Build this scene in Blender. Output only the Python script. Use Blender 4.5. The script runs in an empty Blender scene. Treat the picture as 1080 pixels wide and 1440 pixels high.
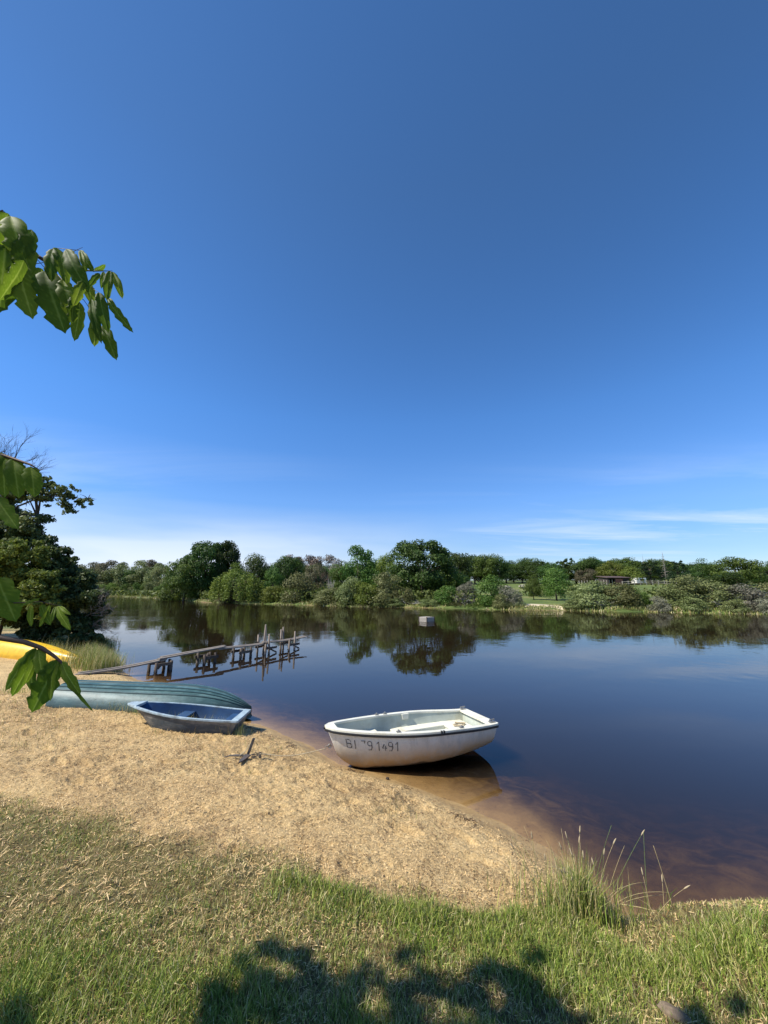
import bpy, math, random
import numpy as np
from mathutils import Vector, Matrix

# ------------------------------------------------------------------ camera
sc = bpy.context.scene
EYE, FPX, HOR = 2.15, 541.0, 831.0           # eye height above the lake, focal length and horizon line in photo pixels
PITCH = math.atan((HOR - 720) / FPX)
CP, SP = math.cos(PITCH), math.sin(PITCH)
cd = bpy.data.cameras.new('camera'); cam = bpy.data.objects.new('camera', cd); sc.collection.objects.link(cam)
cam.location = (0, 0, EYE); cam.rotation_euler = (math.pi / 2 + PITCH, 0, 0)
cd.sensor_fit = 'VERTICAL'; cd.sensor_height = 24; cd.lens = FPX / 1440 * 24
cd.clip_start = .02; cd.clip_end = 9000
sc.camera = cam
# ------------------------------------------------------------------ light
SUN_EL, SUN_AZ = math.radians(50), math.radians(-108)     # azimuth clockwise from +Y (straight ahead)
SUN = Vector((math.sin(SUN_AZ) * math.cos(SUN_EL), math.cos(SUN_AZ) * math.cos(SUN_EL), math.sin(SUN_EL)))
sl = bpy.data.lights.new('sun', 'SUN'); sl.energy = 4.9; sl.angle = math.radians(.53); sl.color = (1, .94, .83)
so = bpy.data.objects.new('sun', sl); sc.collection.objects.link(so)
so.rotation_euler = SUN.to_track_quat('Z', 'Y').to_euler()
world = bpy.data.worlds.new('World'); sc.world = world; world.use_nodes = True
wn, wl = world.node_tree.nodes, world.node_tree.links
wn.clear()
def N(nt, typ, **kw):
    n = nt.nodes.new(typ)
    for k, v in kw.items():
        if k.startswith('_'): setattr(n, k[1:], v)
        else: n.inputs[k.replace('_', ' ')].default_value = v
    return n
wt = world.node_tree
sky = wt.nodes.new('ShaderNodeTexSky'); sky.sky_type = 'NISHITA'; sky.sun_disc = False
sky.sun_elevation = SUN_EL; sky.sun_rotation = SUN_AZ
sky.altitude = 100; sky.air_density = 1.0; sky.dust_density = .05; sky.ozone_density = 2.6
tc = wt.nodes.new('ShaderNodeTexCoord')
sep = wt.nodes.new('ShaderNodeSeparateXYZ'); wl.new(tc.outputs['Generated'], sep.inputs[0])
def M(nt, op, a, b=None, clamp=False):
    n = nt.nodes.new('ShaderNodeMath'); n.operation = op; n.use_clamp = clamp
    for i, v in enumerate((a, b)):
        if v is None: continue
        if isinstance(v, (int, float)): n.inputs[i].default_value = v
        else: nt.links.new(v, n.inputs[i])
    return n.outputs[0]
# thin cirrus on a high plane: direction / elevation gives the plane's coordinates
zc = M(wt, 'MAXIMUM', M(wt, 'ADD', sep.outputs[2], .06), .02)
px_ = M(wt, 'DIVIDE', sep.outputs[0], zc); py_ = M(wt, 'DIVIDE', sep.outputs[1], zc)
cmb = wt.nodes.new('ShaderNodeCombineXYZ'); wl.new(px_, cmb.inputs[0]); wl.new(py_, cmb.inputs[1])
mp = wt.nodes.new('ShaderNodeMapping'); wl.new(cmb.outputs[0], mp.inputs[0])
mp.inputs['Rotation'].default_value = (0, 0, math.radians(-30)); mp.inputs['Scale'].default_value = (.30, .95, 1); mp.inputs['Location'].default_value = (2.1, .35, 0)
nz = N(wt, 'ShaderNodeTexNoise', Scale=1.0, Detail=7.0, Roughness=.62, Distortion=.9); wl.new(mp.outputs[0], nz.inputs['Vector'])
mp2 = wt.nodes.new('ShaderNodeMapping'); wl.new(cmb.outputs[0], mp2.inputs[0]); mp2.inputs['Scale'].default_value = (.24, .24, 1); mp2.inputs['Location'].default_value = (1.35, .4, 0)
nz2 = N(wt, 'ShaderNodeTexNoise', Scale=1.0, Detail=2.0); wl.new(mp2.outputs[0], nz2.inputs['Vector'])
def ramp(nt, src, *stops):
    r = nt.nodes.new('ShaderNodeValToRGB'); e = r.color_ramp.elements
    while len(e) < len(stops): e.new(.5)
    for k, (p_, c) in enumerate(stops):
        e[k].position = p_; e[k].color = (*c, 1) if len(c) == 3 else c
    nt.links.new(src, r.inputs[0]); return r.outputs[0]
g = lambda v: (v, v, v)
c1 = ramp(wt, nz.outputs['Fac'], (.44, g(0)), (.68, g(1)))
c2 = ramp(wt, nz2.outputs['Fac'], (.40, g(0)), (.60, g(1)))
el = ramp(wt, sep.outputs[2], (0, g(1)), (.17, g(.75)), (.34, g(.0)))       # the cirrus lies low in the sky all round
cf = M(wt, 'MULTIPLY', M(wt, 'MULTIPLY', c1, c2), M(wt, 'MULTIPLY', el, .75))
# a pale bank of high cloud near the horizon
mp3 = wt.nodes.new('ShaderNodeMapping'); wl.new(tc.outputs['Generated'], mp3.inputs[0]); mp3.inputs['Scale'].default_value = (1.5, 1.5, 9); mp3.inputs['Location'].default_value = (.3, .1, 0)
nz3 = N(wt, 'ShaderNodeTexNoise', Scale=1.3, Detail=4.0, Roughness=.5); wl.new(mp3.outputs[0], nz3.inputs['Vector'])
b1 = ramp(wt, nz3.outputs['Fac'], (.33, g(0)), (.58, g(1)))
b2 = ramp(wt, sep.outputs[2], (0, g(.9)), (.06, g(1)), (.13, g(.55)), (.21, g(0)))
def bearing(deg, lo, hi):                    # 1 round a compass bearing (from straight ahead), fading sideways
    a = math.radians(deg); hl = M(wt, 'SQRT', M(wt, 'ADD', M(wt, 'MULTIPLY', sep.outputs[0], sep.outputs[0]), M(wt, 'ADD', M(wt, 'MULTIPLY', sep.outputs[1], sep.outputs[1]), 1e-4)))
    d = M(wt, 'DIVIDE', M(wt, 'ADD', M(wt, 'MULTIPLY', sep.outputs[0], math.sin(a)), M(wt, 'MULTIPLY', sep.outputs[1], math.cos(a))), hl)
    return ramp(wt, d, (lo, g(0)), (hi, g(1)))
bank = bearing(-36, .72, .985)
bf = M(wt, 'ADD', M(wt, 'MULTIPLY', M(wt, 'MULTIPLY', b1, b2), .30), M(wt, 'MULTIPLY', M(wt, 'MULTIPLY', bank, b2), M(wt, 'ADD', M(wt, 'MULTIPLY', b1, .35), .40)))
fac = M(wt, 'MAXIMUM', cf, bf, True)
mx = wt.nodes.new('ShaderNodeMix'); mx.data_type = 'RGBA'
dim = ramp(wt, sep.outputs[2], (0, (.58, .64, .78)), (.09, (.70, .75, .90)), (.22, (1.04, 1.04, 1.2)), (.41, (1.12, 1.14, 1.28)), (.78, (1, .97, 1)))
vm = wt.nodes.new('ShaderNodeVectorMath'); vm.operation = 'MULTIPLY'; wl.new(sky.outputs[0], vm.inputs[0]); wl.new(dim, vm.inputs[1])
wl.new(fac, mx.inputs[0]); wl.new(vm.outputs[0], mx.inputs[6]); mx.inputs[7].default_value = (5.9, 6.5, 7.5, 1)
hs = N(wt, 'ShaderNodeHueSaturation', Saturation=1.22); wl.new(mx.outputs[2], hs.inputs['Color'])
bg = wt.nodes.new('ShaderNodeBackground'); bg.inputs['Strength'].default_value = .108
wl.new(hs.outputs[0], bg.inputs[0])
wo = wt.nodes.new('ShaderNodeOutputWorld'); wl.new(bg.outputs[0], wo.inputs[0])
vs = sc.view_settings; vs.view_transform = 'Standard'; vs.look = 'None'; vs.exposure = 0.5; vs.gamma = 1; vs.use_curve_mapping = False
sc.render.engine = 'CYCLES'; sc.cycles.use_denoising = True
sc.cycles.max_bounces = 8; sc.cycles.transparent_max_bounces = 16; sc.cycles.sample_clamp_indirect = 4
sc.cycles.volume_bounces = 0

# ------------------------------------------------------------------ helpers
rng = np.random.default_rng(7); random.seed(7)
def at(u, v, Y):                              # point at distance Y ahead seen at photo pixel (u, v)
    dx = (u - 540) / FPX; dz = -(v - 720) / FPX
    t = Y / (CP - dz * SP)
    return np.array([dx * t, Y, EYE + (SP + dz * CP) * t])
def flat(u, v, z=0.0):                        # where the line of sight of (u, v) meets height z
    dx = (u - 540) / FPX; dz = -(v - 720) / FPX
    t = (z - EYE) / (SP + dz * CP)
    return (dx * t, (CP - dz * SP) * t)
def vnoise(x, y, seed=0):                     # value noise, vectorised
    xi = np.floor(x).astype(np.int64); yi = np.floor(y).astype(np.int64)
    xf = x - xi; yf = y - yi
    def h(a, b):
        n = (a * 374761393 + b * 668265263 + seed * 1442695041) & 0x7fffffff
        n = ((n ^ (n >> 13)) * 1274126177) & 0x7fffffff
        n = (n ^ (n >> 16)) & 0xffff
        return n / 65535.0
    u = xf * xf * (3 - 2 * xf); v = yf * yf * (3 - 2 * yf)
    return (h(xi, yi) * (1 - u) + h(xi + 1, yi) * u) * (1 - v) + (h(xi, yi + 1) * (1 - u) + h(xi + 1, yi + 1) * u) * v
def fbm(x, y, sc_=1.0, oc=3, seed=0):
    a, s, t = 0, 1.0, 0
    for k in range(oc):
        a = a + s * vnoise(x * sc_ * 2 ** k + 13.7 * k, y * sc_ * 2 ** k + 7.1 * k, seed + k); t += s; s *= .5
    return a / t
def sm(a, b, x):
    t = np.clip((x - a) / (b - a), 0, 1); return t * t * (3 - 2 * t)
def link(o): sc.collection.objects.link(o); return o
def tag(o, label=None, cat=None, group=None, kind=None):
    for k, v in (('label', label), ('category', cat), ('group', group), ('kind', kind)):
        if v: o[k] = v
    return o
def empty(name, loc, rz=0.0, **kw):
    o = link(bpy.data.objects.new(name, None)); o.location = loc; o.rotation_euler = (0, 0, rz); o.empty_display_size = .1
    return tag(o, **kw)
def mesh_np(name, V, F, mat=None, smooth=False, attrs=None, tri=None):
    """V (n,3); F (m,k) faces of one size (and optionally tri (m2,3))"""
    me = bpy.data.meshes.new(name)
    V = np.asarray(V, np.float32); F = np.asarray(F, np.int32)
    parts = [F] + ([np.asarray(tri, np.int32)] if tri is not None else [])
    loops = np.concatenate([p.ravel() for p in parts]); tot = np.concatenate([np.full(len(p), p.shape[1], np.int32) for p in parts])
    me.vertices.add(len(V)); me.vertices.foreach_set('co', V.ravel())
    me.loops.add(len(loops)); me.loops.foreach_set('vertex_index', loops)
    st = np.concatenate([[0], np.cumsum(tot)[:-1]]).astype(np.int32)
    me.polygons.add(len(tot)); me.polygons.foreach_set('loop_start', st); me.polygons.foreach_set('loop_total', tot)
    if smooth: me.polygons.foreach_set('use_smooth', np.ones(len(tot), bool))
    for k, a in (attrs or {}).items():
        a = np.asarray(a, np.float32)
        if a.ndim == 1:
            at_ = me.attributes.new(k, 'FLOAT', 'POINT'); at_.data.foreach_set('value', a)
        else:
            at_ = me.attributes.new(k, 'FLOAT_COLOR', 'POINT'); at_.data.foreach_set('color', np.concatenate([a, np.ones((len(a), 1))], 1).astype(np.float32).ravel())
    me.update(calc_edges=True)
    if mat: me.materials.append(mat)
    return me
def obj(name, me, parent=None):
    o = link(bpy.data.objects.new(name, me))
    if parent: o.parent = parent
    return o
class MB:
    def __init__(s): s.v = []; s.f = []
    def add(s, vs, fs):
        b = len(s.v); s.v += [tuple(map(float, p)) for p in vs]; s.f += [tuple(i + b for i in f) for f in fs]; return s
    def box(s, c, d, R=None, taper=1.0):
        x, y, z = d[0] / 2, d[1] / 2, d[2] / 2
        P = [Vector((sx * x * (taper if sz > 0 else 1), sy * y * (taper if sz > 0 else 1), sz * z)) for sz in (-1, 1) for sy in (-1, 1) for sx in (-1, 1)]
        if R is not None: P = [R @ p for p in P]
        P = [p + Vector(c) for p in P]
        return s.add(P, [(0, 2, 3, 1), (4, 5, 7, 6), (0, 1, 5, 4), (2, 6, 7, 3), (0, 4, 6, 2), (1, 3, 7, 5)])
    def tube(s, pts, rad, n=6, cap=True):
        pts = [Vector(p) for p in pts]; k = len(pts)
        if not hasattr(rad, '__len__'): rad = [rad] * k
        prev = None; vs = []
        for i in range(k):
            d = (pts[min(i + 1, k - 1)] - pts[max(i - 1, 0)])
            if d.length < 1e-9: d = Vector((0, 0, 1))
            d.normalize()
            if prev is None: a = d.orthogonal().normalized()
            else:
                a = prev - d * prev.dot(d); a = a.normalized() if a.length > 1e-6 else d.orthogonal().normalized()
            prev = a; b = d.cross(a)
            for j in range(n):
                w = 2 * math.pi * j / n; vs.append(pts[i] + (a * math.cos(w) + b * math.sin(w)) * rad[i])
        fs = [(i * n + j, i * n + (j + 1) % n, (i + 1) * n + (j + 1) % n, (i + 1) * n + j) for i in range(k - 1) for j in range(n)]
        if cap: fs += [tuple(range(n))[::-1], tuple((k - 1) * n + j for j in range(n))]
        return s.add(vs, fs)
    def grid(s, P, closed=False):             # P[i][j]
        a, b = len(P), len(P[0])
        return s.add([p for r in P for p in r], [(i * b + j, i * b + (j + 1) % b, (i + 1) * b + (j + 1) % b, (i + 1) * b + j) for i in range(a - 1) for j in range(b if closed else b - 1)])
    def mesh(s, name, mat, smooth=False):
        me = bpy.data.meshes.new(name); me.from_pydata(s.v, [], s.f); me.update()
        if smooth: me.polygons.foreach_set('use_smooth', np.ones(len(me.polygons), bool))
        if mat: me.materials.append(mat)
        return me
    def build(s, name, mat, parent=None, smooth=False, bevel=0):
        o = obj(name, s.mesh(name, mat, smooth), parent)
        if bevel:
            m = o.modifiers.new('bevel', 'BEVEL'); m.width = bevel; m.segments = 2; m.limit_method = 'ANGLE'
        return o

# ------------------------------------------------------------------ materials
def mat(name):
    m = bpy.data.materials.new(name); m.use_nodes = True; nt = m.node_tree; nt.nodes.clear()
    out = nt.nodes.new('ShaderNodeOutputMaterial'); return m, nt, out
def simple(name, col, rough=.6, var=.25, scale=8.0, dirt=None, dirt_amt=.5, bump=.0, spec=.4, coords='Object', metal=0.0, stretch=(1, 1, 1), dscale=3.0):
    m, nt, out = mat(name)
    p = nt.nodes.new('ShaderNodeBsdfPrincipled'); p.inputs['Roughness'].default_value = rough; p.inputs['Specular IOR Level'].default_value = spec; p.inputs['Metallic'].default_value = metal
    t = nt.nodes.new('ShaderNodeTexCoord'); mpn = nt.nodes.new('ShaderNodeMapping'); mpn.inputs['Scale'].default_value = stretch
    nt.links.new(t.outputs[coords], mpn.inputs[0])
    n = N(nt, 'ShaderNodeTexNoise', Scale=scale, Detail=6.0, Roughness=.6); nt.links.new(mpn.outputs[0], n.inputs['Vector'])
    lo = tuple(c * (1 - var) for c in col); hi = tuple(min(1, c * (1 + var)) for c in col)
    c = ramp(nt, n.outputs['Fac'], (.3, lo), (.7, hi))
    if dirt:
        n2 = N(nt, 'ShaderNodeTexNoise', Scale=dscale, Detail=8.0, Roughness=.7); nt.links.new(mpn.outputs[0], n2.inputs['Vector'])
        k = ramp(nt, n2.outputs['Fac'], (.5, g(0)), (.68, g(dirt_amt)))
        x = nt.nodes.new('ShaderNodeMix'); x.data_type = 'RGBA'; nt.links.new(k, x.inputs[0]); nt.links.new(c, x.inputs[6]); x.inputs[7].default_value = (*dirt, 1); c = x.outputs[2]
    nt.links.new(c, p.inputs['Base Color'])
    if bump:
        b = N(nt, 'ShaderNodeBump', Strength=1.0, Distance=bump); nt.links.new(n.outputs['Fac'], b.inputs['Height']); nt.links.new(b.outputs[0], p.inputs['Normal'])
    nt.links.new(p.outputs[0], out.inputs[0]); return m
def foliage(name, col, col2=None, trans=.35, rough=.55, objvar=.0, spec=.3):
    """leaf faces: colour from the 'shade' attribute between two greens"""
    m, nt, out = mat(name); col2 = col2 or tuple(c * 1.7 for c in col)
    a = nt.nodes.new('ShaderNodeAttribute'); a.attribute_name = 'shade'
    c = ramp(nt, a.outputs['Fac'], (0, tuple(x * .75 for x in col)), (.55, col), (1, col2))
    if objvar:
        oi = nt.nodes.new('ShaderNodeObjectInfo'); hsn = nt.nodes.new('ShaderNodeHueSaturation')
        nt.links.new(c, hsn.inputs['Color'])
        nt.links.new(M(nt, 'ADD', M(nt, 'MULTIPLY', oi.outputs['Random'], objvar), 1 - objvar / 2), hsn.inputs['Value'])
        nt.links.new(M(nt, 'ADD', M(nt, 'MULTIPLY', oi.outputs['Random'], .05), .475), hsn.inputs['Hue']); c = hsn.outputs[0]
    p = nt.nodes.new('ShaderNodeBsdfPrincipled'); p.inputs['Roughness'].default_value = rough; p.inputs['Specular IOR Level'].default_value = spec
    tr = nt.nodes.new('ShaderNodeBsdfTranslucent'); mxs = nt.nodes.new('ShaderNodeMixShader'); mxs.inputs[0].default_value = trans
    nt.links.new(c, p.inputs['Base Color']); nt.links.new(c, tr.inputs['Color'])
    nt.links.new(p.outputs[0], mxs.inputs[1]); nt.links.new(tr.outputs[0], mxs.inputs[2]); nt.links.new(mxs.outputs[0], out.inputs[0]); return m
def blade_mat(name, trans=.3):
    m, nt, out = mat(name)
    a = nt.nodes.new('ShaderNodeAttribute'); a.attribute_name = 'col'
    p = nt.nodes.new('ShaderNodeBsdfPrincipled'); p.inputs['Roughness'].default_value = .5; p.inputs['Specular IOR Level'].default_value = .35
    tr = nt.nodes.new('ShaderNodeBsdfTranslucent'); mxs = nt.nodes.new('ShaderNodeMixShader'); mxs.inputs[0].default_value = trans
    nt.links.new(a.outputs['Color'], p.inputs['Base Color']); nt.links.new(a.outputs['Color'], tr.inputs['Color'])
    nt.links.new(p.outputs[0], mxs.inputs[1]); nt.links.new(tr.outputs[0], mxs.inputs[2]); nt.links.new(mxs.outputs[0], out.inputs[0]); return m
BLADE = blade_mat('blade', .2)
BARK = simple('bark', (.09, .07, .05), .9, .45, 14, bump=.02, stretch=(1, 1, .25))
GREYBARK = simple('grey_bark', (.23, .20, .17), .9, .3, 9, stretch=(1, 1, .3))
TWIGBROWN = simple('brown_twig', (.13, .09, .065), .9, .3, 5)
PALEBARK = simple('pale_bark', (.42, .38, .32), .8, .2, 5)

# ------------------------------------------------------------------ the lake outline
near = [flat(u, v) for u, v in ((1400, 1292), (1075, 1297), (960, 1302), (880, 1288), (840, 1250), (770, 1192), (700, 1152), (620, 1120), (545, 1092), (478, 1074), (430, 1046), (385, 1027), (350, 1016), (300, 990), (250, 972), (190, 955), (168, 942))]
near += [(-8.2, 12.2), (-10.2, 14.6), (-11.4, 16.6), (-12.6, 18.5), (-17, 22), (-30, 33), (-60, 58), (-100, 92), (-150, 130)]
FSP = ((100, 838.5), (150, 838.5), (205, 840.5), (240, 842.5), (262, 845), (300, 847.3), (340, 848.8), (372, 849.5), (405, 850.5), (440, 851), (480, 853), (530, 853.5), (590, 854.5), (650, 856), (700, 857.5), (740, 858), (798, 858.5), (850, 860), (930, 861), (1000, 862.5), (1080, 864))
farside = [flat(u, v) for u, v in FSP]
LAKE = np.array(near + farside + [(46, 41), (58, 40), (64, 32), (58, 22), (35, 12), (16, 5.5), (8, 3.4), (4.5, 2.75)])
def lake_sd(x, y):                            # signed distance to the shore, positive on land
    x = np.asarray(x, float); y = np.asarray(y, float)
    d2 = np.full(x.shape, 1e12); ins = np.zeros(x.shape, bool); n = len(LAKE)
    for i in range(n):
        ax, ay = LAKE[i]; bx, by = LAKE[(i + 1) % n]
        ex, ey = bx - ax, by - ay
        t = np.clip(((x - ax) * ex + (y - ay) * ey) / (ex * ex + ey * ey), 0, 1)
        d2 = np.minimum(d2, (x - ax - t * ex) ** 2 + (y - ay - t * ey) ** 2)
        c = ((ay > y) != (by > y)) & (x < (bx - ax) * (y - ay) / ((by - ay) or 1e-9) + ax)
        ins ^= c
    return np.where(ins, -1, 1) * np.sqrt(d2)
# line between the sand and the turf (seen from left to right), in world x
GB = np.array([flat(u, v, .33) for u, v in ((-900, 1085), (-300, 1100), (0, 1130), (200, 1185), (400, 1222), (480, 1236), (560, 1252), (680, 1255), (740, 1246), (775, 1200), (800, 1180))])
def zones(x, y):
    s = lake_sd(x, y)
    wob = (fbm(x, y, 1.3, 3, 5) - .5) * .40 + (fbm(x, y, 5, 2, 8) - .5) * .22
    gy = np.interp(x, GB[:, 0], GB[:, 1], left=GB[0, 1], right=9.)
    turf = sm(.20, -.16, y + wob - gy)
    turf = np.where(x > GB[-1, 0] - .02, sm(1.30, 1.45, x + wob), turf)
    turf = turf * sm(-.02, .12, s)
    faro = sm(22, 30, np.hypot(x, y))
    turf = np.maximum(turf, faro * sm(0, .5, s))
    return s, turf, faro
_fr = np.random.default_rng(5); FOOT = []
for (x0, y0, x1, y1, n_) in ((-3.4, 4.4, -.9, 5.0, 9), (-1.9, 3.1, .4, 4.3, 8), (-2.7, 5.9, -1.1, 4.2, 7), (-.9, 4.6, .9, 3.3, 7), (-4.6, 5.6, -2.6, 3.9, 8)):
    for k in range(n_):
        t = (k + .5) / n_; sd_ = .09 if k % 2 else -.09; a = math.atan2(y1 - y0, x1 - x0) + _fr.normal() * .15
        FOOT.append((x0 + (x1 - x0) * t - math.sin(a) * sd_ + _fr.normal() * .04, y0 + (y1 - y0) * t + math.cos(a) * sd_ + _fr.normal() * .04, a, _fr.uniform(.012, .026)))
def prints(x, y):
    z = np.zeros_like(x)
    for fx_, fy_, a, d in FOOT:
        m = (np.abs(x - fx_) < .3) & (np.abs(y - fy_) < .3)
        if not m.any(): continue
        u = (x[m] - fx_) * math.cos(a) + (y[m] - fy_) * math.sin(a); v = -(x[m] - fx_) * math.sin(a) + (y[m] - fy_) * math.cos(a)
        q = (u / .14) ** 2 + (v / .055) ** 2; z[m] += -d * np.exp(-q ** 2) + d * .45 * np.exp(-(np.sqrt(q) - 1.35) ** 2 / .06)
    return z
def height(x, y, fine=True):
    x = np.asarray(x, float); y = np.asarray(y, float)
    r = np.hypot(x, y)
    s = lake_sd(x, y) + (fbm(x, y, 3.0, 3, 3) - .5) * .10 * sm(40, 6, r) + (fbm(x, y, .25, 3, 4) - .5) * 3.0 * sm(25, 60, r)
    bankr = sm(1.45, 1.9, x) * sm(6, 3.6, y) * sm(14, 5, r)                # steeper turf bank on the right
    beach = .46 * (1 - np.exp(-np.maximum(s, 0) / 2.4)) + .05 * sm(0, .5, s)
    steep = .40 * (1 - np.exp(-np.maximum(s, 0) / .22)) + .02 * np.maximum(s, 0)
    nearz = beach * (1 - bankr) + steep * bankr
    nearz = nearz + .55 * sm(6, 30, s) * sm(25, 8, y)
    farz = .30 * sm(0, .8, s) + .05 * np.minimum(np.maximum(s - 4, 0), 150) * sm(-40, 20, x) + .062 * np.minimum(np.maximum(s - 8, 0), 160) * sm(20, -40, x) + (fbm(x, y, .03, 2, 6) - .5) * 1.8 * sm(8, 40, s)
    fo = sm(22, 32, r)
    land = nearz * (1 - fo) + farz * fo
    d = np.maximum(-s, 0)
    bed = -(.12 * d + .05 * np.maximum(d - .6, 0) ** 1.6); bed = np.maximum(bed, -2.4)
    bed = bed - .07 * sm(0, .35, d) * bankr
    z = np.where(s > 0, land, bed)
    if fine:
        nf = sm(18, 7, r)
        lump = (fbm(x, y, 10, 3, 11) - .5) * .055 * sm(.36, .62, fbm(x, y, 1.9, 2, 19)) + (fbm(x, y, 24, 2, 23) - .5) * .016 + (fbm(x, y, 2.2, 2, 12) - .5) * .06 + (vnoise(x * 30, y * 30, 13) - .5) * .008
        z = z + (lump + prints(x, y)) * nf * sm(.02, .5, s) + (fbm(x, y, 4, 3, 17) - .5) * .03 * nf * sm(-.1, -.8, s)
    return z
def hz(x, y, fine=True): return float(height(np.array([x]), np.array([y]), fine)[0])

# ------------------------------------------------------------------ the ground, one sheet out to the horizon
th = np.concatenate([np.linspace(-56, 56, 760), np.linspace(56, 304, 90)[1:-1]]) * math.pi / 180
rr = np.concatenate([np.geomspace(.25, 1.5, 10)[:-1], np.geomspace(1.5, 10, 470)[:-1], np.geomspace(10, 260, 120)[:-1], np.geomspace(260, 4500, 16)])
R_, T_ = np.meshgrid(rr, th, indexing='ij')
GX, GY = R_ * np.sin(T_), R_ * np.cos(T_)
gx, gy = GX.ravel(), GY.ravel()
gz = height(gx, gy); S_, TURF, FARO = zones(gx, gy)
nr, na = GX.shape
idx = np.arange(nr * na).reshape(nr, na)
a_, b_ = idx[:-1], idx[1:]
Fq = np.stack([a_, b_, np.roll(b_, -1, 1), np.roll(a_, -1, 1)], -1).reshape(-1, 4)[:, ::-1]
ctr = len(gx); V = np.concatenate([np.stack([gx, gy, gz], 1), [[0, 0, hz(0, 0)]]])
tri0 = np.stack([np.full(na, ctr), np.roll(idx[0], -1), idx[0]], 1)
wetv = sm(.42, .02, S_ + (fbm(gx, gy, 4, 2, 21) - .5) * .2)
ap = lambda a: np.append(a, 0)
lushn = fbm(gx, gy, .9, 3, 31)
me = mesh_np('ground', V, Fq, None, True, dict(turf=ap(TURF), wet=ap(wetv), far=ap(FARO), sd=ap(S_)), tri=tri0)
gm, nt, out = mat('ground')
P = nt.nodes.new('ShaderNodeBsdfPrincipled'); P.inputs['Specular IOR Level'].default_value = .25
geo = nt.nodes.new('ShaderNodeNewGeometry')
def att(nt, n):
    a = nt.nodes.new('ShaderNodeAttribute'); a.attribute_name = n; return a.outputs['Fac']
def noise(nt, scale, det=4.0, rough=.6, dist=0.0, vec=None, stretch=None):
    n = N(nt, 'ShaderNodeTexNoise', Scale=scale, Detail=det, Roughness=rough, Distortion=dist)
    v = vec if vec is not None else geo.outputs['Position']
    if stretch:
        mpn = nt.nodes.new('ShaderNodeMapping'); mpn.inputs['Scale'].default_value = stretch; nt.links.new(v, mpn.inputs[0]); v = mpn.outputs[0]
    nt.links.new(v, n.inputs['Vector']); return n.outputs['Fac']
def mixc(nt, f, a, b):
    x = nt.nodes.new('ShaderNodeMix'); x.data_type = 'RGBA'
    for i, v in ((0, f), (6, a), (7, b)):
        if isinstance(v, (int, float)): x.inputs[i].default_value = v
        elif isinstance(v, tuple): x.inputs[i].default_value = (*v, 1)
        else: nt.links.new(v, x.inputs[i])
    return x.outputs[2]
sandc = ramp(nt, noise(nt, 60, 8, .75), (.3, (.45, .30, .13)), (.5, (.70, .50, .24)), (.7, (.84, .65, .35)))
litter = ramp(nt, noise(nt, 30, 7, .8, 1.5), (.43, g(1)), (.51, g(0)))
patch = ramp(nt, noise(nt, 2.2, 4, .65), (.35, g(.25)), (.62, g(.9)))
sandc = mixc(nt, M(nt, 'MULTIPLY', litter, patch), sandc, (.17, .105, .05))
bigp = ramp(nt, noise(nt, 1.1, 4, .7), (.42, g(0)), (.64, g(.55)))
sandc = mixc(nt, bigp, sandc, (.40, .26, .12))
wetc = ramp(nt, noise(nt, 5, 5, .6), (.3, (.30, .19, .08)), (.7, (.42, .28, .12)))
wetc = mixc(nt, ramp(nt, noise(nt, 22, 5, .8, 2), (.36, g(.8)), (.45, g(0))), wetc, (.09, .055, .03))
col = mixc(nt, att(nt, 'wet'), sandc, wetc)
turfc = ramp(nt, noise(nt, 30, 7, .75), (.3, (.07, .055, .022)), (.52, (.19, .15, .06)), (.7, (.40, .32, .15)))
col = mixc(nt, att(nt, 'turf'), col, turfc)
meadow = ramp(nt, noise(nt, .16, 6, .7), (.32, (.05, .085, .022)), (.5, (.12, .165, .04)), (.66, (.25, .23, .09)))
meadow = mixc(nt, ramp(nt, noise(nt, 3., 5, .7), (.4, g(.45)), (.6, g(0))), meadow, (.06, .08, .025))
col = mixc(nt, att(nt, 'far'), col, meadow)
# lake bed: brown silt with darker weed and leaf patches
bedc = ramp(nt, noise(nt, 3.4, 7, .68, .9), (.40, (.09, .055, .028)), (.50, (.20, .13, .065)), (.64, (.38, .27, .13)))
bedm = ramp(nt, att(nt, 'sd'), (0, g(0)), (1, g(0)))
mr = nt.nodes.new('ShaderNodeMapRange'); mr.inputs[1].default_value = -.15; mr.inputs[2].default_value = -.9; mr.inputs[3].default_value = 0; mr.inputs[4].default_value = 1; nt.links.new(att(nt, 'sd'), mr.inputs[0])
col = mixc(nt, mr.outputs[0], col, bedc)
nt.links.new(col, P.inputs['Base Color'])
nt.links.new(M(nt, 'SUBTRACT', .92, M(nt, 'MULTIPLY', att(nt, 'wet'), .35)), P.inputs['Roughness'])
bp = N(nt, 'ShaderNodeBump', Strength=.9, Distance=.035)
hh = M(nt, 'ADD', M(nt, 'MULTIPLY', noise(nt, 45, 8, .75, .6), 1.0), M(nt, 'MULTIPLY', noise(nt, 14, 4, .6), .9))
nt.links.new(M(nt, 'MULTIPLY', hh, M(nt, 'SUBTRACT', 1, M(nt, 'MULTIPLY', att(nt, 'wet'), .85))), bp.inputs['Height'])
nt.links.new(bp.outputs[0], P.inputs['Normal']); nt.links.new(P.outputs[0], out.inputs[0])
me.materials.append(gm)
ground = tag(obj('ground', me), 'sandy shore, turf and meadow ground around the lake', kind='structure')

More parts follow.
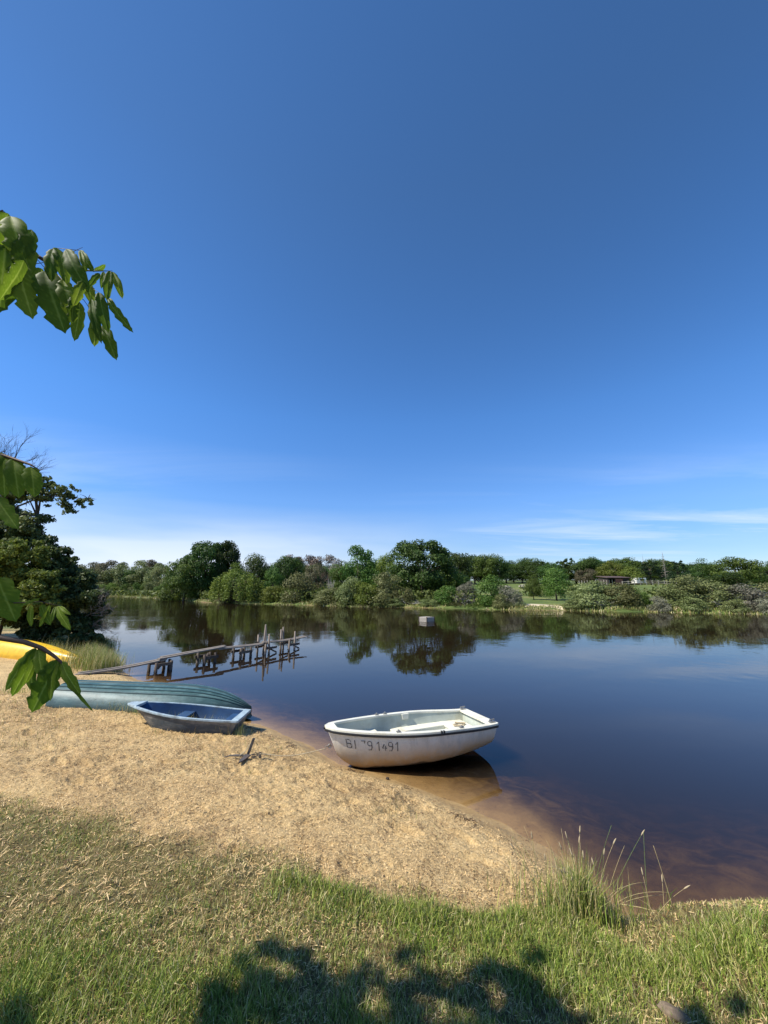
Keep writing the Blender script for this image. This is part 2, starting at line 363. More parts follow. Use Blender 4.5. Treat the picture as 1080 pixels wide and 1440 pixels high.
# ------------------------------------------------------------------ water: a closed body with tannin-brown absorption
wm, nt, out = mat('water')
geo = nt.nodes.new('ShaderNodeNewGeometry')
fr = nt.nodes.new('ShaderNodeFresnel'); fr.inputs['IOR'].default_value = 1.5
gl = nt.nodes.new('ShaderNodeBsdfGlossy'); gl.inputs['Roughness'].default_value = .02
tp = nt.nodes.new('ShaderNodeBsdfTransparent')
ms = nt.nodes.new('ShaderNodeMixShader'); nt.links.new(fr.outputs[0], ms.inputs[0]); nt.links.new(tp.outputs[0], ms.inputs[1]); nt.links.new(gl.outputs[0], ms.inputs[2])
ln = nt.nodes.new('ShaderNodeVectorMath'); ln.operation = 'LENGTH'; nt.links.new(geo.outputs['Position'], ln.inputs[0])
ruff = ramp(nt, noise(nt, .035, 3, .5, 0, None, (1, 2.4, 1)), (.42, g(.18)), (.6, g(1)))
fm = nt.nodes.new('ShaderNodeMapRange'); fm.inputs[1].default_value = 8; fm.inputs[2].default_value = 45; fm.inputs[3].default_value = .08; fm.inputs[4].default_value = 1; nt.links.new(ln.outputs['Value'], fm.inputs[0])
rip = M(nt, 'ADD', noise(nt, 2.2, 3, .6), M(nt, 'MULTIPLY', noise(nt, .7, 2, .5), 1.5))
bmp = N(nt, 'ShaderNodeBump', Strength=1.0, Distance=.012)
nt.links.new(M(nt, 'MULTIPLY', rip, M(nt, 'MULTIPLY', ruff, fm.outputs[0])), bmp.inputs['Height'])
nt.links.new(bmp.outputs[0], gl.inputs['Normal']); nt.links.new(bmp.outputs[0], fr.inputs['Normal'])
nt.links.new(ms.outputs[0], out.inputs[0])
va = nt.nodes.new('ShaderNodeVolumeAbsorption'); va.inputs['Color'].default_value = (.62, .53, .36, 1); va.inputs['Density'].default_value = 6.2
vsn = nt.nodes.new('ShaderNodeVolumeScatter'); vsn.inputs['Color'].default_value = (.95, .76, .60, 1); vsn.inputs['Density'].default_value = .25
av = nt.nodes.new('ShaderNodeAddShader'); nt.links.new(va.outputs[0], av.inputs[0]); nt.links.new(vsn.outputs[0], av.inputs[1]); nt.links.new(av.outputs[0], out.inputs[1])
mb = MB().box((-40, 90, -1.75), (440, 260, 3.5))
water = tag(mb.build('water', wm), 'calm dark blue lake water, tannin brown in the shallows', kind='structure')

# ------------------------------------------------------------------ boats
def shell(outer, inner, rim):                 # helper kept small: grids share one mesh
    b = MB()
    for G in (outer, inner, rim): b.grid(G)
    return b
class Hull:
    """x from bow (0) to transom (L), y half-breadth, z up"""
    def __init__(s, L, B, G, K, p, q, rake=0.0, tail=0.0): s.L, s.B, s.G, s.K, s.p, s.q, s.rake, s.tail = L, B, G, K, p, q, rake, tail
    def pt(s, t, a, side, inset=0.0, lift=0.0):
        b = max(s.B(t) - inset, .0); k = s.K(t) + lift; gz_ = s.G(t)
        f = math.sin(a) ** s.p(t) if a > 0 else 0; h = (1 - math.cos(a)) ** s.q(t) if a > 0 else 0
        z = k + (gz_ - k) * h
        x = t * s.L + s.rake * (1 - h) * (1 - t) ** 3 * 1.0 - s.tail * (1 - h) * t ** 6
        return (x, side * b * f, z)
    def grid(s, nt_=30, na_=9, inset=0, lift=0, t0=0, t1=1):
        T = np.linspace(t0, t1, nt_); A = list(np.linspace(-math.pi / 2, math.pi / 2, 2 * na_ + 1))
        return [[s.pt(t, abs(a), -1 if a < 0 else 1, inset, lift) for a in A] for t in T]
    def halfw(s, t, z, inset=.03, lift=.03):
        lo, hi = 0, math.pi / 2
        for _ in range(20):
            m = (lo + hi) / 2
            if s.pt(t, m, 1, inset, lift)[2] < z: lo = m
            else: hi = m
        return s.pt(t, lo, 1, inset, lift)
def gunwale(h, w0, w1, z0, z1, n=34, t0=0.0, t1=1.0):      # rectangular strip round both sides and the bow
    P = []
    for side in (-1, 1):
        Q = []
        for t in np.linspace(t0, t1, n):
            x, y, z = h.pt(t, math.pi / 2, side)
            e = 1e-3; x2, y2, _ = h.pt(min(t + e, 1), math.pi / 2, side); x1, y1, _ = h.pt(max(t - e, 0), math.pi / 2, side)
            tx, ty = x2 - x1, y2 - y1; l = math.hypot(tx, ty) or 1; nx, ny = (-ty / l * side, tx / l * side)
            if ny * side < 0: nx, ny = -nx, -ny
            Q.append([(x + nx * w, y + ny * w, z + zz) for w, zz in ((w0, z0), (w1, z0), (w1, z1), (w0, z1))])
        P.append(Q if side > 0 else Q)
    b = MB()
    for Q in P:
        k = len(Q); b.grid(Q, closed=True); b.add(Q[0], [(0, 1, 2, 3)]); b.add(Q[-1], [(3, 2, 1, 0)])
    return b

def hull_paint(name, base, stain, stain_z, rough=.35, dark=None, worn=None, streak=.6):
    m, nt, out = mat(name)
    t = nt.nodes.new('ShaderNodeTexCoord'); sp_ = nt.nodes.new('ShaderNodeSeparateXYZ'); nt.links.new(t.outputs['Object'], sp_.inputs[0])
    def nn(scale, stretch=(1, 1, 1), det=6.0, rg=.65):
        mpn = nt.nodes.new('ShaderNodeMapping'); mpn.inputs['Scale'].default_value = stretch; nt.links.new(t.outputs['Object'], mpn.inputs[0])
        n = N(nt, 'ShaderNodeTexNoise', Scale=scale, Detail=det, Roughness=rg); nt.links.new(mpn.outputs[0], n.inputs['Vector']); return n.outputs['Fac']
    c = ramp(nt, nn(5), (.3, tuple(x * .88 for x in base)), (.7, base))
    if worn: c = mixc(nt, ramp(nt, nn(2.4, (1, 1, 5), 9, .75), (.46, g(0)), (.58, g(.95))), c, worn)
    # second colour rising from the bottom, grime on the white dinghy; uneven upper edge
    hz_ = M(nt, 'ADD', sp_.outputs[2], M(nt, 'MULTIPLY', M(nt, 'SUBTRACT', nn(3.2, (1, 1, .6)), .5), .22))
    r = nt.nodes.new('ShaderNodeMapRange'); r.inputs[1].default_value = stain_z * .35; r.inputs[2].default_value = stain_z; r.inputs[3].default_value = 1; r.inputs[4].default_value = 0; nt.links.new(hz_, r.inputs[0])
    c = mixc(nt, M(nt, 'MULTIPLY', r.outputs[0], streak), c, stain)
    c = mixc(nt, ramp(nt, nn(9, (1, 1, .25), 8, .8), (.50, g(0)), (.66, g(.6))), c, tuple(x * .5 for x in base))
    if dark:
        r2 = nt.nodes.new('ShaderNodeMapRange'); r2.inputs[1].default_value = dark[1] - .03; r2.inputs[2].default_value = dark[1]; r2.inputs[3].default_value = 1; r2.inputs[4].default_value = 0; nt.links.new(hz_, r2.inputs[0])
        c = mixc(nt, M(nt, 'MULTIPLY', r2.outputs[0], .85), c, dark[0])
    p = nt.nodes.new('ShaderNodeBsdfPrincipled'); p.inputs['Roughness'].default_value = rough; nt.links.new(c, p.inputs['Base Color'])
    b = N(nt, 'ShaderNodeBump', Strength=.35, Distance=.004); nt.links.new(nn(26), b.inputs['Height']); nt.links.new(b.outputs[0], p.inputs['Normal'])
    nt.links.new(p.outputs[0], out.inputs[0]); return m
WHITE = hull_paint('white_hull', (.72, .71, .67), (.34, .19, .05), .38, .4, dark=((.05, .035, .02), .07), streak=.85)
CREAM = simple('cream_gelcoat', (.70, .68, .57), .4, .08, 5, dirt=(.42, .36, .22), dirt_amt=.5)
LINER = simple('grey_green_liner', (.42, .46, .40), .5, .14, 5, dirt=(.30, .27, .16), dirt_amt=.6)
BLACK = simple('black_rubber', (.02, .02, .022), .5, .2, 20)
DARKINK = simple('faded_black_paint', (.07, .07, .075), .6, .5, 30, dirt=(.5, .48, .45), dirt_amt=.75, dscale=16)
GREYWOOD = simple('weathered_wood', (.22, .19, .16), .85, .35, 6, bump=.008, stretch=(.4, 6, 6), dirt=(.10, .08, .06))
BROWNWOOD = simple('brown_wood', (.20, .13, .09), .8, .3, 10, stretch=(.5, 5, 5))
METAL = simple('dull_metal', (.35, .34, .32), .45, .3, 25, metal=.7)
ROPE = simple('pale_rope', (.45, .37, .24), .9, .3, 60)

# --- the white dinghy
DL = 2.22
def dB(t): return .505 * (math.sin(min(t / .62, 1) * math.pi / 2) ** .62 if t > 0 else 0) * (1 - .20 * max(0, (t - .62) / .38) ** 1.6) * 1.0 + .035 * (1 - t) ** 8
def dG(t): return .405 + .115 * (1 - t) ** 2.2 - .03 * sm(.6, 1, t) * 1.0
def dK(t): return .19 * max(0, (.20 - t) / .20) ** 2.2 + .085 * max(0, (t - .55) / .45) ** 1.8
dh = Hull(DL, dB, dG, dK, lambda t: .62 + .55 * (1 - t) ** 4, lambda t: 1.25 - .45 * (1 - t) ** 3, rake=.13, tail=.06)
DX, DY, DROT = -.70, 5.24, .345
dz0 = -.035
ding = empty('dinghy', (DX, DY, dz0), DROT, label='white fibreglass dinghy with black rub rail, its bow drawn up on the sand', cat='boat')
ding.rotation_euler = (math.radians(-2.5), math.radians(-1.2), DROT)
b = MB().grid(dh.grid(36, 10)); og = dh.grid(36, 10)
b.add(og[-1], [tuple(range(len(og[-1])))]); b.add(og[0], [tuple(range(len(og[0])))[::-1]])
dhull = b.build('hull', WHITE, ding, True)
ig = dh.grid(36, 10, .045, .045, .035, .975)
b = MB().grid([r[::-1] for r in ig]); b.add(ig[-1], [tuple(range(len(ig[-1])))[::-1]]); b.add(ig[0], [tuple(range(len(ig[0])))])
ln_ = b.build('inner_hull', LINER, ding, True)
for o_ in (ding.children[0], ln_):
    m_ = o_.modifiers.new('split', 'EDGE_SPLIT'); m_.split_angle = math.radians(40)
dgun = gunwale(dh, -.052, .022, -.012, .014).build('gunwale', CREAM, ding, False, .004)
gunwale(dh, .001, .030, -.036, -.012).build('rub_rail', BLACK, dgun, False, .003)
for t0, t1 in ((.955, 1.0), (0, .05)):        # transom cap and bow cap
    wA, wB = dB(t0), dB(t1); zt = dG((t0 + t1) / 2) + .004
    b = MB(); P4 = [(t0 * DL, -wA, 0), (t1 * DL + (.02 if t1 == 1 else 0), -wB - .01, 0), (t1 * DL + (.02 if t1 == 1 else 0), wB + .01, 0), (t0 * DL, wA, 0)]
    if t1 < 1: P4 = [(-.012, -.045, 0), (t1 * DL, -wB + .01, 0), (t1 * DL, wB - .01, 0), (-.012, .045, 0)]
    b.add([(x, y, zt - .02) for x, y, _ in P4] + [(x, y, zt + .012) for x, y, _ in P4], [(3, 2, 1, 0), (4, 5, 6, 7), (0, 1, 5, 4), (1, 2, 6, 5), (2, 3, 7, 6), (3, 0, 4, 7)])
    b.build('transom_cap' if t1 == 1 else 'bow_cap', CREAM, ding, False, .004)
def plate(h, ts, zt, th, y_in=None, side=0):  # a flat bench following the inner side of the hull
    b = MB(); O = [h.halfw(t, zt) for t in ts]
    if y_in is None:
        top = [(x, y, zt) for x, y, _ in O] + [(x, -y, zt) for x, y, _ in O[::-1]]
    else:
        top = [(x, y * side, zt) for x, y, _ in O] + [(x, y_in * side, zt) for x, y, _ in O[::-1]]
    n = len(top); b.add(top + [(x, y, zt - th) for x, y, _ in top], [tuple(range(n)), tuple(range(n, 2 * n))[::-1]] + [(i, n + i, n + (i + 1) % n, (i + 1) % n) for i in range(n)])
    return b
plate(dh, np.linspace(.045, .33, 12), .31, .03).build('bow_seat', CREAM, ding, False, .006)
plate(dh, np.linspace(.80, .955, 6), .262, .028).build('stern_seat', CREAM, ding, False, .006)
for sgn in (-1, 1):
    plate(dh, np.linspace(.44, .80, 10), .260, .028, .25, sgn).build('side_seat', CREAM, ding, False, .006)
plate(dh, np.linspace(.44, .52, 4), .265, .03).build('thwart', CREAM, ding, False, .006)
b = MB()
for c, d in (((.62 * DL, .255, .17), (.36 * DL, .016, .16)), ((.62 * DL, -.255, .17), (.36 * DL, .016, .16)), ((.806 * DL, 0, .17), (.016, .50, .16)), ((.446 * DL, 0, .17), (.016, .50, .16)), ((.514 * DL, 0, .17), (.016, .50, .16))): b.box(c, d)
b.build('seat_riser', CREAM, ding)
plate(dh, np.linspace(.12, .95, 12), .085, .012).build('floor', LINER, ding)
R_m = Matrix.Rotation(.25, 3, 'Z')
bd = MB().box((0, 0, 0), (.24, .15, .018)).build('board', BROWNWOOD, None, False, .003)
tag(bd, 'small brown board lying on the middle seat of the white dinghy', 'board')
# fittings: rowlock sockets, corner cleats, clamp pads, bow ring
for t, s_ in ((.36, 1), (.36, -1), (.42, 1), (.74, -1)):
    x, y, z = dh.pt(t, math.pi / 2, s_)
    b = MB().box((x, y - .02 * s_, z + .022), (.05, .035, .016)); b.tube([(x, y - .02 * s_, z + .02), (x, y - .02 * s_, z + .045)], .011, 8)
    b.build('rowlock_socket', METAL, dgun)
x, y, z = dh.pt(.56, math.pi / 2, 1)
MB().box((x, y - .06, z - .035), (.09, .022, .075), taper=1.2).build('rowlock_pad', CREAM, ding, False, .005)
for s_ in (-1, 1):
    x, y, z = dh.pt(.975, math.pi / 2, s_)
    b = MB().box((x, y - .04 * s_, z + .026), (.075, .05, .018)); b.tube([(x - .04, y - .04 * s_, z + .05), (x + .04, y - .04 * s_, z + .055)], .009, 6); b.tube([(x, y - .04 * s_, z + .02), (x, y - .04 * s_, z + .05)], .01, 6)
    b.build('cleat', METAL, dgun)
for t in (.60, .615):
    x, y, z = dh.pt(t, math.pi / 2, -1)
    MB().box((x, y - .012, z + .003), (.022, .03, .024)).build('fender_clip', BLACK, dgun)
bxr, _, bzr = dh.pt(0.0, .9, 1)
b = MB(); RC = [(bxr - .012 + .02 * math.cos(w) - .02, 0, .30 + .022 * math.sin(w)) for w in np.linspace(0, 2 * math.pi, 12)]
b.tube(RC, .005, 5); b.tube([(.05, 0, .30), (-.02, 0, .30)], .006, 5); b.build('bow_ring', METAL, ding)
# small coil of rope on the stern seat
cb = MB(); cb.tube([(.07 * math.cos(w) + .03 * math.sin(w * 3.1), .07 * math.sin(w) * (1 + .3 * math.cos(w * 1.7)), .006 + .001 * w) for w in np.linspace(0, 15, 70)], .006, 5)
coil = cb.build('rope_coil', ROPE); tag(coil, 'loose coil of thin rope on the stern seat of the white dinghy', 'rope')
bpy.context.view_layer.update()
def on(o, p): return ding.matrix_world @ Vector(p)
bd.location = on(ding, (DL * .475, .03, .278)); bd.rotation_euler = (math.radians(-2.5), 0, DROT + .5)
coil.location = on(ding, (DL * .875, .12, .266)); coil.rotation_euler = (math.radians(-2.5), 0, .3)
# registration number, painted strokes following the hull side: BI 79 1491, partly worn off
GL = {'B': [[(0, 0), (0, 1), (.5, 1), (.62, .88), (.62, .62), (.5, .52), (0, .52)], [(.5, .52), (.68, .4), (.68, .12), (.5, 0), (0, 0)]],
      'I': [[(.3, 1), (.3, 0)], [(.12, 1), (.45, 1)]], '7': [[(0, 1), (.6, 1), (.38, .62)]],
      '9': [[(.6, .62), (.45, .48), (.12, .5), (0, .65), (0, .85), (.15, 1), (.45, 1), (.6, .85), (.6, .3), (.45, 0), (.1, 0)]],
      '1': [[(.1, .74), (.42, 1), (.42, 0)]], '4': [[(.42, 1), (0, .3), (.66, .3)], [(.45, .58), (.45, 0)]]}
def side_pt(x, drop):                         # a point on the near side of the hull, `drop` below the sheer
    t = x / DL; zt = dG(t) - drop; lo, hi = .2, math.pi / 2
    for _ in range(22):
        m = (lo + hi) / 2
        if dh.pt(t, m, -1)[2] < zt: lo = m
        else: hi = m
    q = dh.pt(t, lo, -1); return Vector((q[0], q[1], q[2]))
cx = .175
for ch in 'BI 79 1491':
    if ch == ' ': cx += .022; continue
    b = MB(); H_ = .098; top = .092
    for st in GL[ch]:
        for (x0, y0), (x1, y1) in zip(st[:-1], st[1:]):
            d = Vector((x1 - x0, y1 - y0)); 
            for k in range(3):
                if random.random() < (.30 if ch in 'I7' else .10): continue
                u0, u1 = k / 3, (k + 1) / 3 + .04
                w = .0048; nn_ = Vector((-d.y, d.x)).normalized() * w
                quad = []
                for uu, sg in ((u0, -1), (u1, -1), (u1, 1), (u0, 1)):
                    X = (x0 + d.x * uu) * .078; Y = (y0 + d.y * uu) * H_
                    X += nn_.x * sg; Y += nn_.y * sg
                    q = side_pt(cx + X, top + H_ - Y) + Vector((-.001, -.0035, -.0006)); quad.append(q)
                b.add(quad, [(0, 1, 2, 3)])
    if b.f: b.build('registration_character', DARKINK, dhull)
    cx += .074

# --- the blue skiff beside the overturned hull
SL = 1.66
SKIFF = hull_paint('skiff_side', (.07, .085, .095), (.015, .045, .08), .27, .55, worn=(.23, .22, .20), streak=.95)
SKIN = simple('blue_inside', (.018, .06, .15), .6, .3, 5, dirt=(.05, .08, .11), dirt_amt=.5)
SKRIM = simple('pale_blue_rim', (.33, .42, .47), .55, .25, 14, dirt=(.12, .12, .11), dirt_amt=.7, dscale=9)
def sB(t): return .365 * (.10 + .90 * math.sin(min(t / .6, 1) * math.pi / 2) ** .8) * (1 - .14 * max(0, (t - .6) / .4) ** 1.5)
def sG(t): return .30 + .07 * (1 - t) ** 2
def sK(t): return .20 * max(0, (.28 - t) / .28) ** 1.5
sh_ = Hull(SL, sB, sG, sK, lambda t: .62, lambda t: 1.35, rake=.34, tail=.10)
sxy = (-3.76, 6.10); SROT = .05
skiff = empty('skiff', (*sxy, .165), SROT, label='weathered blue and grey open skiff with pale rim lying beside the overturned teal hull', cat='boat')
skiff.rotation_euler = (math.radians(-3), math.radians(4.4), SROT)
og = sh_.grid(26, 6); b = MB().grid(og); b.add(og[-1], [tuple(range(len(og[-1])))]); b.add(og[0], [tuple(range(len(og[0])))[::-1]]); ho = b.build('hull', SKIFF, skiff, True)
ig = sh_.grid(26, 6, .03, .03, .04, .97); b = MB().grid([r[::-1] for r in ig]); b.add(ig[-1], [tuple(range(len(ig[-1])))[::-1]]); b.add(ig[0], [tuple(range(len(ig[0])))]); hi_ = b.build('inner_hull', SKIN, skiff, True)
for o_ in (ho, hi_):
    m_ = o_.modifiers.new('split', 'EDGE_SPLIT'); m_.split_angle = math.radians(35)
gunwale(sh_, -.02, .022, -.016, .01).build('gunwale', SKRIM, skiff, False, .004)
for t0, t1, nm in ((.96, 1.0, 'transom_cap'), (0, .10, 'bow_cap')):
    wA, wB = sB(t0), sB(t1); z_ = sG((t0 + t1) / 2)
    P4 = [(t0 * SL - .01, -wA - .01, 0), (t1 * SL + .02 * (t1 == 1), -wB - .01, 0), (t1 * SL + .02 * (t1 == 1), wB + .01, 0), (t0 * SL - .01, wA + .01, 0)]
    MB().add([(x, y, z_ - .02) for x, y, _ in P4] + [(x, y, z_ + .016) for x, y, _ in P4], [(3, 2, 1, 0), (4, 5, 6, 7), (0, 1, 5, 4), (1, 2, 6, 5), (2, 3, 7, 6), (3, 0, 4, 7)]).build(nm, SKRIM, skiff, False, .004)
plate(sh_, np.linspace(.86, .965, 5), .25, .03).build('stern_seat', SKIN, skiff, False, .004)
plate(sh_, np.linspace(.40, .50, 4), .24, .025).build('thwart', SKIN, skiff, False, .004)

# --- overturned hulls (teal, yellow)
def overturned(name, L, W, H, matl, loc, rz, lab, cat, ridges=(), rmat=None, sharp=.75, pitchy=0, roll=0, keel=None, flat_=3.2, blunt=False):
    root = empty(name, loc, rz, label=lab, cat=cat); root.rotation_euler = (roll, pitchy, rz)
    def B(t): return W / 2 * (max(0.0, math.sin(math.pi * t)) ** sharp if not blunt or t > .5 else .86 + .14 * math.sin(math.pi * t)) + .015
    def top(t): return H * (1 if blunt and t < .5 else 1 - .72 * abs(2 * t - 1) ** flat_)
    def base(t): return -.02 + .0 * t
    def pt(t, a, off=0.0):                    # a from 0 (near rim) to pi (far rim)
        ca, sa = math.cos(a), math.sin(a)
        y = -(B(t) + off) * math.copysign(abs(ca) ** .75, ca); z = base(t) + (top(t) + off - base(t)) * max(sa, 0) ** .8
        return ((t - .5) * L, y, z)
    T = .5 - .5 * np.cos(np.linspace(0, math.pi, 44)); A = np.linspace(0, math.pi, 26)
    b = MB().grid([[pt(t, a) for a in A] for t in T]); b.grid([[ (p[0], p[1] * .96, p[2] - .02) for p in [pt(t, a, -.02) for a in A]][::-1] for t in T])
    if blunt: b.add([pt(0, a) for a in A], [tuple(range(len(A)))])
    h_ = b.build('hull', matl, root, True); e_ = h_.modifiers.new('split', 'EDGE_SPLIT'); e_.split_angle = math.radians(60)
    b = MB()
    for a0 in (0.0, math.pi):
        b.tube([Vector(pt(t, a0)) + Vector((0, 0, .0)) for t in T], .018, 6)
    b.build('gunwale', rmat or matl, root, True)
    for a in ridges:
        Tr = T[2:-1]; b = MB()
        Q = []
        for t in Tr:
            p0, p1 = Vector(pt(t, a - .032, .001)), Vector(pt(t, a + .032, .001)); q0, q1 = Vector(pt(t, a - .024, .009)), Vector(pt(t, a + .024, .009))
            Q.append([p0, q0, q1, p1])
        b.grid(Q); b.build('strake', rmat or matl, root)
    if keel:
        b = MB(); b.tube([Vector(pt(t, math.pi / 2, .006)) for t in T[1:-1]], .016, 6); b.build('keel', keel, root, True)
    return root
TEAL = hull_paint('teal_paint', (.042, .105, .11), (.035, .04, .03), .28, .5, worn=(.10, .18, .18), streak=.8)
TEALDK = simple('dark_teal', (.026, .065, .07), .6, .3, 10)
YEL = hull_paint('yellow_gelcoat', (.80, .50, .02), (.50, .25, .02), .12, .38, streak=.6)
YELDK = simple('yellow_rim', (.62, .30, .02), .45, .15, 10)
overturned('rowing_boat', 3.15, 1.0, .43, TEAL, (-3.86, 7.12, .135), math.radians(2.0), 'long teal boat lying upside down on the sand behind the small skiff', 'boat', (.95, 1.15, 1.35, 1.58), TEALDK, .62, pitchy=math.radians(2.5), blunt=True)
overturned('canoe', 6.4, .80, .42, YEL, (-10.85, 11.75, .36), math.radians(-19), 'yellow canoe lying upside down beneath the dark bushes on the left', 'canoe', (1.3,), YELDK, .8, pitchy=math.radians(2.0), flat_=2.0)

# --- anchor with rope to the dinghy
IRON = simple('rusty_iron', (.06, .055, .055), .7, .4, 30, dirt=(.15, .08, .04), dirt_amt=.7)
ax_, ay_ = flat(349, 1078, .14); az_ = hz(ax_, ay_)
anc = empty('anchor', (ax_, ay_, az_), 0,  label='small dark iron anchor stuck in the sand left of the white dinghy', cat='anchor'); anc.scale = (.82, .82, .82)
MB().box((.01, 0, .13), (.035, .022, .30), Matrix.Rotation(.32, 3, 'Y')).build('shank', IRON, anc, False, .004)
for s_, l in ((-1, .17), (1, .13)):
    b = MB(); R2 = Matrix.Rotation(s_ * .5, 3, 'Z') @ Matrix.Rotation(-.6, 3, 'Y')
    P5 = [(-.02, -.045, 0), (-.02, .045, 0), (-l, .03, 0), (-l - .07, 0, 0), (-l, -.03, 0)]
    P5 = [R2 @ Vector(p) for p in P5] if s_ > 0 else [Matrix.Rotation(1.3, 3, 'Z') @ Matrix.Rotation(-.1, 3, 'Y') @ Vector(p) for p in P5]
    b.add([p + Vector((0, 0, .055)) for p in P5] + [p + Vector((0, 0, .07)) for p in P5], [(4, 3, 2, 1, 0), (5, 6, 7, 8, 9)] + [(i, (i + 1) % 5, 5 + (i + 1) % 5, 5 + i) for i in range(5)])
    b.build('fluke', IRON, anc)
MB().tube([(.06, .02, .27), (-.05, -.02, .11), (-.13, -.03, .05)], .006, 6).build('stock', ROPE, anc)
MB().tube([(-.02, -.02, .05), (-.14, -.02, .055), (-.27, .0, .045), (-.36, .01, .02)], [.014, .016, .012, .005], 6).build('arm', IRON, anc)
b = MB()
for k in range(16):
    w = k * 1.3; c = Vector((.10 + .05 * math.cos(w) + .02 * random.random(), .01 + .05 * math.sin(w * 1.4), .02 + .05 * abs(math.sin(k * .9)) * (1 - k / 30)))
    R3 = Matrix.Rotation(random.random() * 3, 3, 'X') @ Matrix.Rotation(random.random() * 3, 3, 'Z')
    b.tube([c + R3 @ Vector((.018 * math.cos(a), .011 * math.sin(a), 0)) for a in np.linspace(0, 2 * math.pi, 9)], .0045, 5, False)
b.build('chain', IRON, anc)
bow_w = on(ding, (-.02, 0, .28)); r0 = Vector((ax_ + .12, ay_ + .02, az_ + .05))
pts = []
for k in range(22):
    t = k / 21; p = r0.lerp(bow_w, t); sag = .05 * math.sin(math.pi * t) ** 1.0
    zz = max(p.z - sag, hz(p.x, p.y) + .012); pts.append((p.x + .02 * math.sin(t * 7), p.y, zz))
tag(MB().tube(pts, .0055, 6).build('rope', ROPE, None, True), 'thin slack rope running over the sand from the anchor to the dinghy bow', 'rope')

# --- plank jetty
jet = empty('jetty', (-6.13, 11.36, 0), 0, label='narrow rickety plank jetty on wooden posts reaching out into the lake', cat='jetty')
J0 = Vector((-7.25, 9.75, 0)); J1 = Vector((-3.15, 15.85, 0)); JD = (J1 - J0); JL = JD.length; JD.normalize(); JN = Vector((-JD.y, JD.x, 0))
WOODDK = simple('wet_dark_wood', (.07, .052, .04), .8, .4, 9, bump=.01, stretch=(1, 1, .2), dirt=(.16, .14, .11), dirt_amt=.6)
POSTW = simple('grey_post_wood', (.22, .18, .145), .85, .35, 9, bump=.01, stretch=(1, 1, .2), dirt=(.06, .05, .04), dirt_amt=.8)
def jp(s_, w=0, z=0): return J0 + JD * s_ + JN * w + Vector((0, 0, z)) - Vector((-6.13, 11.36, 0))
def jz(s_): 
    t = s_ / JL; return .20 + .10 * min(1, t / .35) + .03 * t - .03 * math.sin(t * 9)
cuts = [0, 1.9, 3.7, 5.4, JL]
for k in range(4):
    for w, off in ((-.062, 0), (.062, .12)):
        s0, s1 = cuts[k] - .12 + off, cuts[k + 1] + .08 + (off if k < 3 else 0)
        Q = []
        for t in np.linspace(0, 1, 7):
            s_ = s0 + (s1 - s0) * t; z = jz(s_) + .045 * (k % 2) - .02 * math.sin(math.pi * t) + .012 * (w > 0)
            Q.append([jp(s_, w - .057, z), jp(s_, w + .057, z), jp(s_, w + .057, z + .035), jp(s_, w - .057, z + .035)])
        b = MB().grid(Q, closed=True); b.add(Q[0], [(3, 2, 1, 0)]); b.add(Q[-1], [(0, 1, 2, 3)])
        b.build('plank', GREYWOOD, jet)
gen = random.Random(3)
def post(s_, w, ztop, r=.045, lean=.03, m=None):
    z0 = -.9; p0 = jp(s_, w, z0); p1 = jp(s_ + gen.uniform(-lean, lean), w + gen.uniform(-lean, lean), ztop); mid = p0.lerp(p1, .6) + Vector((gen.uniform(-.012, .012), gen.uniform(-.012, .012), 0))
    MB().tube([p0, mid, p1], [r * 1.1, r, r * .8], 8).build('post', m or WOODDK, jet, True)
for s_, tops in ((.75, (.12,)), (1.65, (.24, .22)), (2.05, (.25, .27, .26)), (3.05, (.27, .29)), (3.42, (.29, .27)), (4.3, (.32, .31)), (4.72, (.31, .33))):
    for k, tp_ in enumerate(tops): post(s_ + .03 * k, (-.2, .2, .02)[k], tp_, .05)
for s_ in (1.9, 3.25, 4.5):
    for w in (-.22, .22):
        MB().box(jp(s_, w, .18), (.50 if s_ > 2 else .38, .045, .08), Matrix.Rotation(math.atan2(JD.y, JD.x) + .0, 3, 'Z')).build('beam', WOODDK, jet)
    b = MB().tube([jp(s_ - .2, -.24, .10), jp(s_ + .2, .24, .22)], .035, 6); b.build('brace', WOODDK, jet)
for s0, tall in ((5.5, (.62, .34, .96, .66, .84)), (6.6, (.72, .36, .80, .66))):
    for k, tz in enumerate(tall):
        post(s0 - .22 + .22 * (k // 2) + gen.uniform(-.05, .05), -.24 if k % 2 else .24, tz, .038, .06, POSTW)
    for w in (-.28, .28):
        MB().box(jp(s0, w, .20), (.48, .035, .07), Matrix.Rotation(math.atan2(JD.y, JD.x), 3, 'Z')).build('beam', WOODDK, jet)
    MB().tube([jp(s0 - .2, -.28, .42), jp(s0 + .2, .28, .04)], .03, 6).build('brace', POSTW, jet)
    MB().tube([jp(s0 - .2, .28, .38), jp(s0 + .25, -.28, .02)], .03, 6).build('brace', WOODDK, jet)

# --- raft far out
rx, ry = flat(600, 873.5)
raft = empty('raft', (rx, ry, -.02), math.radians(40), label='small floating wooden crate raft out on the lake', cat='raft')
raft.scale = (.72, .72, .62); PALEW = simple('pale_weathered_wood', (.33, .30, .26), .85, .3, 8, stretch=(.4, 5, 5)); 
for k in range(4):
    for a in range(4):
        R4 = Matrix.Rotation(a * math.pi / 2, 3, 'Z'); c = R4 @ Vector((0, -.52, .07 + .125 * k)); 
        MB().box(c, (1.04 + .04 * (a % 2), .03, .095), R4).build('side_board', PALEW, raft)
for k in range(7): MB().box((-.45 + .15 * k, 0, .50 + .004 * (k % 2)), (.135, 1.06, .03)).build('deck_board', PALEW, raft)
for sx in (-1, 1):
    for sy in (-1, 1): MB().box((sx * .545, sy * .545, .2), (.07, .07, .72)).build('corner_post', WOODDK, raft)

